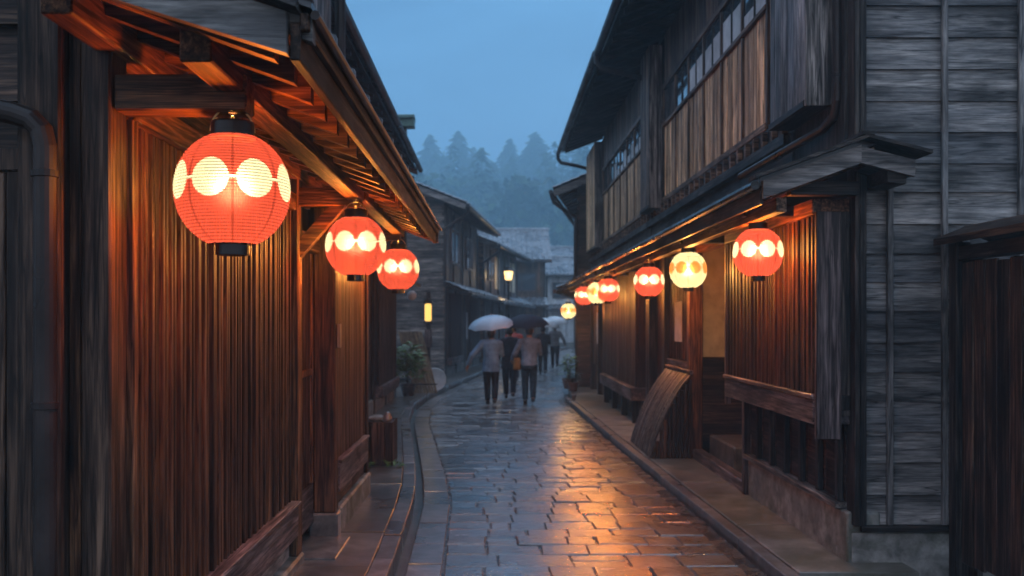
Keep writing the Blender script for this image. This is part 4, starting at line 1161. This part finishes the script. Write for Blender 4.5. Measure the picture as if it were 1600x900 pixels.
def person(label, x, y, h, rz, top, trouser, hair, coat=.0, arms=((.1, .2), (.1, .2)), step=.12, z=0, hold=None, female=False):
    t = thing('person', label, 'person', (x, y, z), rz)
    S_ = h
    skin = plain('skin_tone', (.36, .22, .16), .5, .4)
    hipz, kz, az = .50 * S_, .27 * S_, .045 * S_
    legs = []
    for s, f in ((-1, step), (1, -step)):
        hip = (s * .05 * S_, 0, hipz); ank = (s * .045 * S_, f * S_, az + (.03 * S_ if f < 0 else 0))
        knee = (s * .052 * S_, f * .45 * S_ + .03 * S_, kz)
        legs.append((hip, knee, ank))
    sh = []
    for s, (fw, out) in zip((-1, 1), arms):
        sho = (s * .105 * S_, 0, .80 * S_)
        el = (s * (.125 + out * .25) * S_, (fw * .25 - .03) * S_, .635 * S_)
        wr = (s * (.125 + out * .35) * S_, (fw * .6 + .02) * S_, (.635 - .135 + max(0, fw) * .42) * S_)
        sh.append((sho, el, wr, s))
    if hold is not None:
        s_i, wr = hold
        sho, el, _, s = sh[s_i]
        el = (s * .14 * S_, .06 * S_, .64 * S_)
        sh[s_i] = (sho, el, wr, s)
    # body: one continuous surface
    b = MB()
    b.loft([((0, 0, .46 * S_), .085 * S_, .06 * S_), ((0, 0, .52 * S_), .098 * S_, .068 * S_), ((0, 0, .61 * S_), .08 * S_, .055 * S_), ((0, 0, .72 * S_), .098 * S_, .062 * S_), ((0, 0, .79 * S_), .108 * S_, .058 * S_), ((0, 0, .825 * S_), .06 * S_, .045 * S_), ((0, .005 * S_, .85 * S_), .032 * S_, .034 * S_), ((0, .012 * S_, .885 * S_), .036 * S_, .042 * S_)])
    b.loft([((0, .014 * S_, .868 * S_), .022 * S_, .03 * S_), ((0, .014 * S_, .885 * S_), .038 * S_, .05 * S_), ((0, .01 * S_, .93 * S_), .046 * S_, .058 * S_), ((0, .006 * S_, .965 * S_), .042 * S_, .054 * S_), ((0, .004 * S_, .99 * S_), .024 * S_, .03 * S_)])
    b.tube([(0, .066 * S_, .935 * S_), (0, .078 * S_, .918 * S_), (0, .062 * S_, .908 * S_)], [.006 * S_, .010 * S_, .008 * S_], 8)
    for s in (-1, 1): b.tube([(s * .044 * S_, .005 * S_, .91 * S_), (s * .053 * S_, 0, .93 * S_), (s * .047 * S_, .002 * S_, .945 * S_)], [.008 * S_, .01 * S_, .008 * S_], 8)
    for hip, knee, ank in legs:
        limb(b, [hip, knee, ank], [.055 * S_, .035 * S_, .022 * S_])
        b.tube([(ank[0], ank[1] - .02 * S_, ank[2] - .015 * S_), (ank[0], ank[1] + .04 * S_, ank[2] - .02 * S_), (ank[0], ank[1] + .10 * S_, ank[2] - .03 * S_)], [.022 * S_, .022 * S_, .014 * S_], 10)
    for sho, el, wr, s in sh:
        limb(b, [(sho[0] * .6, sho[1], sho[2]), sho, el, wr], [.03 * S_, .032 * S_, .024 * S_, .016 * S_])
        wv, ev = Vector(wr), Vector(el)
        d = (wv - ev).normalized()
        side = d.cross(Vector((s, 0, 0)));
        if side.length < .1: side = Vector((0, 1, 0))
        side.normalize()
        nrm = d.cross(side).normalized()
        palm = wv + d * .045 * S_
        b.tube([wv, wv + d * .02 * S_, palm], [.016 * S_, .022 * S_, .021 * S_], 10)
        for q, ln in zip((-1.5, -.5, .5, 1.5), (.038, .045, .043, .033)):
            o_ = palm + side * q * .0115 * S_
            curl = -nrm * s
            b.tube([o_ - d * .01 * S_, o_ + d * ln * .5 * S_ + curl * .006 * S_, o_ + d * ln * .8 * S_ + curl * .022 * S_], [.0062 * S_, .0056 * S_, .0046 * S_], 8)
        th = wv + d * .02 * S_ + side * .018 * S_
        b.tube([th, th + d * .02 * S_ + side * .016 * S_, th + d * .042 * S_ + side * .02 * S_], [.0075 * S_, .0068 * S_, .0052 * S_], 8)
    bo = person_mesh('body', b, .0075, skin, t)
    # clothes follow the body
    c = MB()
    zb = coat if coat else .49
    c.loft([((0, 0, zb * S_), (.120 if coat else .104) * S_, (.085 if coat else .073) * S_), ((0, 0, (zb + .03) * S_), (.116 if coat else .106) * S_, (.083 if coat else .074) * S_), ((0, 0, .62 * S_), .098 * S_, .07 * S_), ((0, 0, .72 * S_), .112 * S_, .076 * S_), ((0, 0, .79 * S_), .120 * S_, .07 * S_), ((0, 0, .825 * S_), .082 * S_, .055 * S_), ((0, .004 * S_, .85 * S_), .042 * S_, .042 * S_)])
    for sho, el, wr, s in sh:
        e = Vector(el).lerp(Vector(wr), .88)
        limb(c, [(sho[0] * .6, sho[1], sho[2] - .005 * S_), sho, el, tuple(e)], [.045 * S_, .046 * S_, .036 * S_, .030 * S_])
    person_mesh('coat' if coat else 'shirt', c, .010, top, t, 2)
    c = MB()
    c.loft([((0, 0, .44 * S_), .09 * S_, .066 * S_), ((0, 0, .50 * S_), .103 * S_, .073 * S_), ((0, 0, .57 * S_), .093 * S_, .066 * S_)])
    for hip, knee, ank in legs: limb(c, [hip, knee, (ank[0], ank[1], ank[2] + .012 * S_)], [.062 * S_, .045 * S_, .037 * S_])
    person_mesh('trousers', c, .010, trouser, t, 2)
    for hip, knee, ank in legs:
        c = MB(); c.tube([(ank[0], ank[1] - .034 * S_, ank[2] - .012 * S_), (ank[0], ank[1] - .02 * S_, ank[2] - .014 * S_), (ank[0], ank[1] + .03 * S_, ank[2] - .02 * S_), (ank[0], ank[1] + .09 * S_, ank[2] - .028 * S_), (ank[0], ank[1] + .11 * S_, ank[2] - .032 * S_)], [.012 * S_, .027 * S_, .028 * S_, .024 * S_, .01 * S_], 12)
        c.build('shoe', plain('dark_shoe', (.03, .028, .028), .4, .4), t, True, True)
    c = MB()
    c.loft([((0, -.012 * S_, .885 * S_ if not female else .862 * S_), .040 * S_, .044 * S_), ((0, -.008 * S_, .915 * S_), .050 * S_, .056 * S_), ((0, -.003 * S_, .95 * S_), .052 * S_, .062 * S_), ((0, 0, .98 * S_), .042 * S_, .052 * S_), ((0, 0, 1.0 * S_), .018 * S_, .024 * S_)], 18)
    c.build('hair', hair, t, True, True)
    return t, sh
M_COATG = rough_mat('lavender_grey_cloth', (.115, .21, .33), (.165, .30, .46), (.20, .36, .53), 12, .8, .25, .006, None, .2)
M_SHIRT = rough_mat('pale_pinkish_cloth', (.15, .23, .33), (.21, .32, .45), (.26, .385, .52), 12, .8, .25, .006, None, .2)
M_NAVY = rough_mat('navy_cloth', (.010, .012, .018), (.018, .021, .032), (.03, .034, .048), 12, .8, .25, .006, None, .2)
M_JEAN = rough_mat('dark_blue_denim', (.010, .026, .042), (.018, .044, .070), (.03, .066, .10), 20, .8, .25, .004, None, .2)
M_BEIGE = rough_mat('grey_beige_cloth', (.20, .19, .20), (.29, .275, .28), (.36, .345, .35), 12, .8, .25, .006, None, .2)
M_HAIR = plain('black_hair', (.014, .012, .012), .5, .4)
M_BAG = plain('ochre_bag', (.22, .14, .05), .7, .2)

def umbrella(label, grip, tip_dir, r, mat, ribm, rise=.24, shaft=.70):
    """grip: world point of the hand; canopy above it, leaning along tip_dir"""
    t = thing('umbrella', label, 'umbrella', grip)
    d = Vector(tip_dir).normalized()
    a = d.cross(Vector((0, 1, 0))).normalized(); b = d.cross(a)
    g = Vector(grip)
    top = g + d * shaft
    NS, NR = 8, 7
    mb = MB(); vs = []; sub = 6
    n = NS * sub
    for sgn in (0, .003):
        for j in range(NR + 1):
            q = j / NR
            for k in range(n):
                th = 2 * math.pi * k / n
                f = abs(((k % sub) / sub) - .5) * 2           # 1 on the rib, 0 between ribs
                rr = r * math.sin(q * 1.35) / math.sin(1.35) * (1 - .075 * (1 - f ** 2) * q ** 2)
                hz = -rise * (1 - math.cos(q * 1.35)) / (1 - math.cos(1.35)) - .02 * (1 - f ** 2) * q * (1 - q) + sgn + .014 * (1 - f ** 2) * q ** 3
                vs.append(top + a * rr * math.cos(th) + b * rr * math.sin(th) + d * hz)
    fs = []
    m = (NR + 1) * n
    for sgn in (0, 1):
        for j in range(NR):
            for k in range(n):
                fs.append((sgn * m + j * n + k, sgn * m + j * n + (k + 1) % n, sgn * m + (j + 1) * n + (k + 1) % n, sgn * m + (j + 1) * n + k))
    for k in range(n): fs.append((NR * n + k, NR * n + (k + 1) % n, m + NR * n + (k + 1) % n, m + NR * n + k))
    mb.add(vs, fs); mb.build('canopy', mat, t, smooth=True)
    mb = MB(); mb.tube([g - d * .02, top + d * .05], .006, 8); mb.build('shaft', ribm, t)
    for i in range(NS):
        th = 2 * math.pi * i / NS
        mb = MB(); mb.tube([top + (a * math.cos(th) + b * math.sin(th)) * r * math.sin(q * 1.35) / math.sin(1.35) + d * (-rise * (1 - math.cos(q * 1.35)) / (1 - math.cos(1.35)) - .006) for q in [k / 6 for k in range(7)]], .003, 5)
        mb.tube([top - d * (rise * .95), top + (a * math.cos(th) + b * math.sin(th)) * r * .55 - d * rise * .30], .0025, 5)
        mb.build('rib', ribm, t)
    mb = MB(); mb.tube([g + d * .06, g - d * .10, g - d * .13 + a * .02, g - d * .125 + a * .045, g - d * .10 + a * .055], .011, 8); mb.build('handle', M_BLACK, t)
    return t
M_CLEAR = sheer_mat('frosted_umbrella_film', (.60, .76, .90), .50)
M_DARKU = plain('navy_umbrella_cloth', (.014, .022, .040), .75, .15)
M_WHITEU = sheer_mat('white_umbrella_film', (.80, .82, .84), .85)
M_STEEL = plain('umbrella_steel', (.35, .36, .38), .3, .5, .8)

def walker(label, x, y, h, top, trouser, hold_local, hand, ulabel=None, r=.48, um=None, tilt=(0, 0, 1), **kw):
    t, sh = person(label, x, y, h, kw.pop('rz', 0), top, trouser, M_HAIR, hold=(hand, hold_local) if hold_local else None, **kw)
    if ulabel:
        sho, el, wr, s = sh[hand]
        wv, ev = Vector(wr), Vector(el)
        p = wv + (wv - ev).normalized() * .045 * h
        g = (x + p.x, y + p.y + .012, p.z)
        umbrella(ulabel, g, tilt, r, um, M_STEEL if um != M_DARKU else M_BLACK)
    return t
walker('person in a lavender grey coat and dark trousers walking away under the pale umbrella', -.06, 19.5, 1.58, M_COATG, M_NAVY, (.10, .22, 1.10), 1,
       'pale translucent umbrella held by the person in the grey coat', .49, M_CLEAR, (-.10, -.16, 1), coat=.43, arms=((-.05, .5), (.3, .1)), step=.09, female=True)
walker('person in black clothes walking away between the two umbrella holders', .34, 21.1, 1.60, M_NAVY, M_NAVY, None, 0, coat=.42, arms=((.05, .1), (.05, .15)), step=.10)
walker('person in a pale pinkish shirt and dark jeans walking away under the dark umbrella', .72, 19.7, 1.61, M_SHIRT, M_JEAN, (.02, .22, 1.12), 1,
       'dark navy umbrella held by the person in the pale shirt', .48, M_DARKU, (-.04, -.12, 1), arms=((.15, .25), (.3, .1)), step=.07)
t = thing('shoulder_bag', 'ochre shoulder bag hanging at the left side of the pale shirted walker', 'bag', (.50, 19.72, .80))
mb = MB(); mb.loft([((.47, 19.74, .70), .075, .04), ((.47, 19.74, .73), .085, .05), ((.47, 19.74, .92), .075, .04), ((.47, 19.74, .95), .06, .025)]); mb.build('pouch', M_BAG, t, smooth=True)
mb = MB(); mb.tube([(.42, 19.75, .93), (.50, 19.73, 1.15), (.60, 19.71, 1.33), (.66, 19.72, 1.345)], .009, 6); mb.build('strap', M_BAG, t)
walker('distant person in a beige grey top walking away beyond the couple with umbrellas', 2.22, 35.0, 1.60, M_BEIGE, M_NAVY, (-.05, .24, 1.15), 0,
       'small white umbrella over the distant person, farthest in the street', .46, M_WHITEU, (.10, -.1, 1), arms=((.3, .1), (.1, .3)), step=.08)
walker('distant person in dark clothes half hidden behind the navy umbrella', 1.55, 30.5, 1.55, M_NAVY, M_NAVY, (.07, .24, 1.08), 1,
       'white umbrella right behind the navy umbrella', .45, M_WHITEU, (.18, -.1, 1), arms=((.1, .2), (.3, .1)), step=.08)
walker('distant person in a red jacket seen between the two near umbrellas', .55, 26.5, 1.62, plain('red_cloth', (.42, .06, .04), .7, .3), M_NAVY, None, 0, arms=((.1, .1), (.05, .1)), step=.08)

# ------------------------------------------------------------------ wooded hill
M_CEDAR = rough_mat('cedar_foliage', (.010, .026, .014), (.026, .056, .026), (.050, .090, .040), .8, .7, .3, .05, None, .2)
M_BROAD = rough_mat('broadleaf_foliage', (.016, .036, .012), (.040, .080, .026), (.075, .125, .042), .8, .7, .3, .05, None, .2)
M_BARK = rough_mat('bark', (.020, .015, .012), (.05, .038, .03), (.08, .062, .05), 4, .8, .4, .02, None, .2)
def conifer_crown(mb, c, h, r, rnd, n=260):
    z0 = h * .14
    for i in range(n):
        q = rnd.random() ** .8
        z = z0 + (h - z0) * q
        rad = r * (1 - q) ** .75 * rnd.uniform(.45, 1.12) * (1 + .25 * math.sin(z * 2.1 + rnd.random()))
        th = rnd.uniform(0, 6.283)
        p = Vector((c[0] + rad * math.cos(th), c[1] + rad * math.sin(th), c[2] + z - .12 * rad))
        d = Vector((math.cos(th), math.sin(th), rnd.uniform(-.55, .15))).normalized()
        l = rnd.uniform(.5, 1.2) * (.4 + .6 * (1 - q)) * r * .40
        sd = d.cross(Vector((0, 0, 1))).normalized()
        w = l * rnd.uniform(.35, .6)
        up = Vector((0, 0, l * .22))
        mb.add([p - d * l * .6 + up * .3, p + sd * w - up * .4, p + d * l - up, p - sd * w - up * .4, p + up], [(0, 1, 4), (1, 2, 4), (2, 3, 4), (3, 0, 4)])
def broad_crown(mb, c, h, r, rnd, n=300):
    blobs = [(rnd.uniform(-.6, .6) * r, rnd.uniform(-.6, .6) * r, h * rnd.uniform(.45, .85), r * rnd.uniform(.35, .6)) for _ in range(9)]
    for i in range(n):
        bx_, by_, bz_, br = blobs[i % 9]
        u = Vector((rnd.gauss(0, 1), rnd.gauss(0, 1), rnd.gauss(0, 1))).normalized() * br * rnd.uniform(.7, 1.05)
        p = Vector((c[0] + bx_ + u.x, c[1] + by_ + u.y, c[2] + bz_ + u.z * .8))
        a = Vector((rnd.gauss(0, 1), rnd.gauss(0, 1), rnd.gauss(0, 1))).normalized(); b_ = a.cross(u).normalized()
        s_ = rnd.uniform(.2, .36) * r * .55
        mb.add([p - a * s_, p + b_ * s_ * .7, p + a * s_, p - b_ * s_ * .7], [(0, 1, 2), (0, 2, 3)])
rnd = random.Random(11)
mass = MB()
for i in range(520):
    yy = 150 + 290 * rnd.random() ** .8; xx = rnd.uniform(-.22, .30) * yy
    z = ground_height(xx, yy) - .3
    if yy < 175 or rnd.random() < .58:
        broad_crown(mass, (xx, yy, z), rnd.uniform(12, 19), rnd.uniform(5, 8.5), rnd, 200)
        mass.tube([(xx, yy, z - 1), (xx, yy, z + 9)], [.4, .15], 5)
    else:
        hh = rnd.uniform(17, 27)
        conifer_crown(mass, (xx, yy, z), hh, rnd.uniform(4.6, 7.2), rnd, 160)
        mass.tube([(xx, yy, z - 1), (xx, yy, z + hh * .9)], [.4, .06], 5)
o = mass.build('forest', M_CEDAR); o['kind'] = 'stuff'; o['label'] = 'dark misty wood covering the hill behind the houses'
def cedar(px, yy, hh, r, label, broad=False):
    xx = (px - 772) / 1500 * yy
    z = ground_height(xx, yy) - .4
    t = thing('cedar_tree' if not broad else 'broadleaf_tree', label, 'tree', (xx, yy, z))
    mb = MB(); mb.tube([(xx, yy, z), (xx + .1, yy, z + hh * .5), (xx, yy, z + hh * .93)], [.42, .25, .04], 8)
    for k in range(7):
        a = k * 2.4; zz = z + hh * (.3 + .08 * k)
        mb.tube([(xx, yy, zz), (xx + r * .6 * math.cos(a), yy + r * .6 * math.sin(a), zz + (.1 if not broad else 1.0))], [.1, .03], 5)
    mb.build('trunk', M_BARK, t)
    mb = MB()
    (broad_crown if broad else conifer_crown)(mb, (xx, yy, z), hh, r, rnd, 620)
    mb.build('crown', M_BROAD if broad else M_CEDAR, t)
cedar(716, 262, 29, 8.4, 'tall pointed cedar left of the notch in the misty treeline')
cedar(752, 285, 25, 6.4, 'slender cedar at the left edge of the notch in the treeline')
cedar(797, 275, 27, 7.4, 'narrow cedar just right of the notch in the misty treeline')
cedar(836, 262, 28, 10, 'broad tall cedar near the right hand roofs against the hill')
cedar(672, 275, 29, 8.5, 'wide cedar on the hill above the left gable roof')
cedar(776, 215, 16, 6.0, 'lower cedar centred in front of the hill between the roofs')
cedar(872, 155, 13, 5.2, 'rounded leafy tree low on the hill beside the right hand eaves', True)
cedar(700, 190, 17, 6.5, 'leafy tree rising behind the left gable roof', True)

# ------------------------------------------------------------------ air, sky and light
hz = MB(); hz.add([(x, y, z) for z in (-1.6, 84) for y in (-34, 474) for x in (-255, 255)], [(0, 1, 3, 2), (4, 5, 7, 6), (0, 1, 5, 4), (1, 3, 7, 5), (3, 2, 6, 7), (2, 0, 4, 6)])
hm = bpy.data.materials.new('misty_air'); hm.use_nodes = True
nt = hm.node_tree; nt.nodes.clear()
out = nt.nodes.new('ShaderNodeOutputMaterial'); pv = nt.nodes.new('ShaderNodeVolumePrincipled')
pv.inputs['Color'].default_value = (.50, .82, 1.0, 1); pv.inputs['Density'].default_value = HAZE; pv.inputs['Anisotropy'].default_value = .15
nt.links.new(pv.outputs[0], out.inputs['Volume'])
ho = hz.build('haze', hm); ho['kind'] = 'stuff'; ho['label'] = 'thin rain mist filling the street'

w = bpy.data.worlds.new('World'); SC.world = w; w.use_nodes = True
nt = w.node_tree; bg = nt.nodes['Background']
sky = nt.nodes.new('ShaderNodeTexSky'); sky.sky_type = 'NISHITA'; sky.sun_disc = False
SUN_EL, SUN_AZ = R(4), R(20)
sky.sun_elevation = SUN_EL; sky.sun_rotation = SUN_AZ; sky.air_density = 1.2; sky.dust_density = 1.5; sky.ozone_density = 3.0
tcn = nt.nodes.new('ShaderNodeTexCoord').outputs['Generated']
sx = nt.nodes.new('ShaderNodeSeparateXYZ'); nt.links.new(tcn, sx.inputs[0])
cl = noise(nt, mapping(nt, tcn, (1, 1, 2.2)), 2.6, 6, .55, .6)
front = mth(nt, 'MULTIPLY', mth(nt, 'MULTIPLY_ADD', sx.outputs[1], 1.6, -.35, True), mth(nt, 'MULTIPLY_ADD', sx.outputs[2], -2.2, 2.1, True))
grey = mixc(nt, front, ramp(nt, sx.outputs[2], SKY_REST), ramp(nt, sx.outputs[2], SKY_RAMP))
cloud = ramp(nt, cl, [(.36, (.58, .62, .68)), (.5, (.95,) * 3), (.66, (1.28, 1.25, 1.2))])
grey = mixc(nt, 1.0, grey, cloud, 'MULTIPLY')
col = mixc(nt, .92, sky.outputs[0], grey)
nt.links.new(col, bg.inputs[0]); bg.inputs[1].default_value = .10

sl_ = bpy.data.lights.new('sun', 'SUN'); sl_.energy = .10; sl_.angle = R(25); sl_.color = (.80, .90, 1.0)
so = bpy.data.objects.new('sun', sl_); COL.objects.link(so)
so.rotation_euler = (R(90) - R(50), 0, R(180) - SUN_AZ + 0)

SC.view_settings.view_transform = 'Standard'; SC.view_settings.look = 'None'; SC.view_settings.exposure = EXPO; SC.view_settings.gamma = 1
SC.view_settings.use_curve_mapping = False
cy = SC.cycles
cy.use_denoising = True
try:
    cy.denoiser = 'OPENIMAGEDENOISE'; cy.denoising_input_passes = 'RGB_ALBEDO_NORMAL'
except Exception: pass
cy.max_bounces = 7; cy.diffuse_bounces = 3; cy.glossy_bounces = 3; cy.transmission_bounces = 4; cy.transparent_max_bounces = 10; cy.volume_bounces = 2
cy.sample_clamp_indirect = 4.0; cy.sample_clamp_direct = 0
cy.caustics_reflective = False; cy.caustics_refractive = False
cy.use_light_tree = True
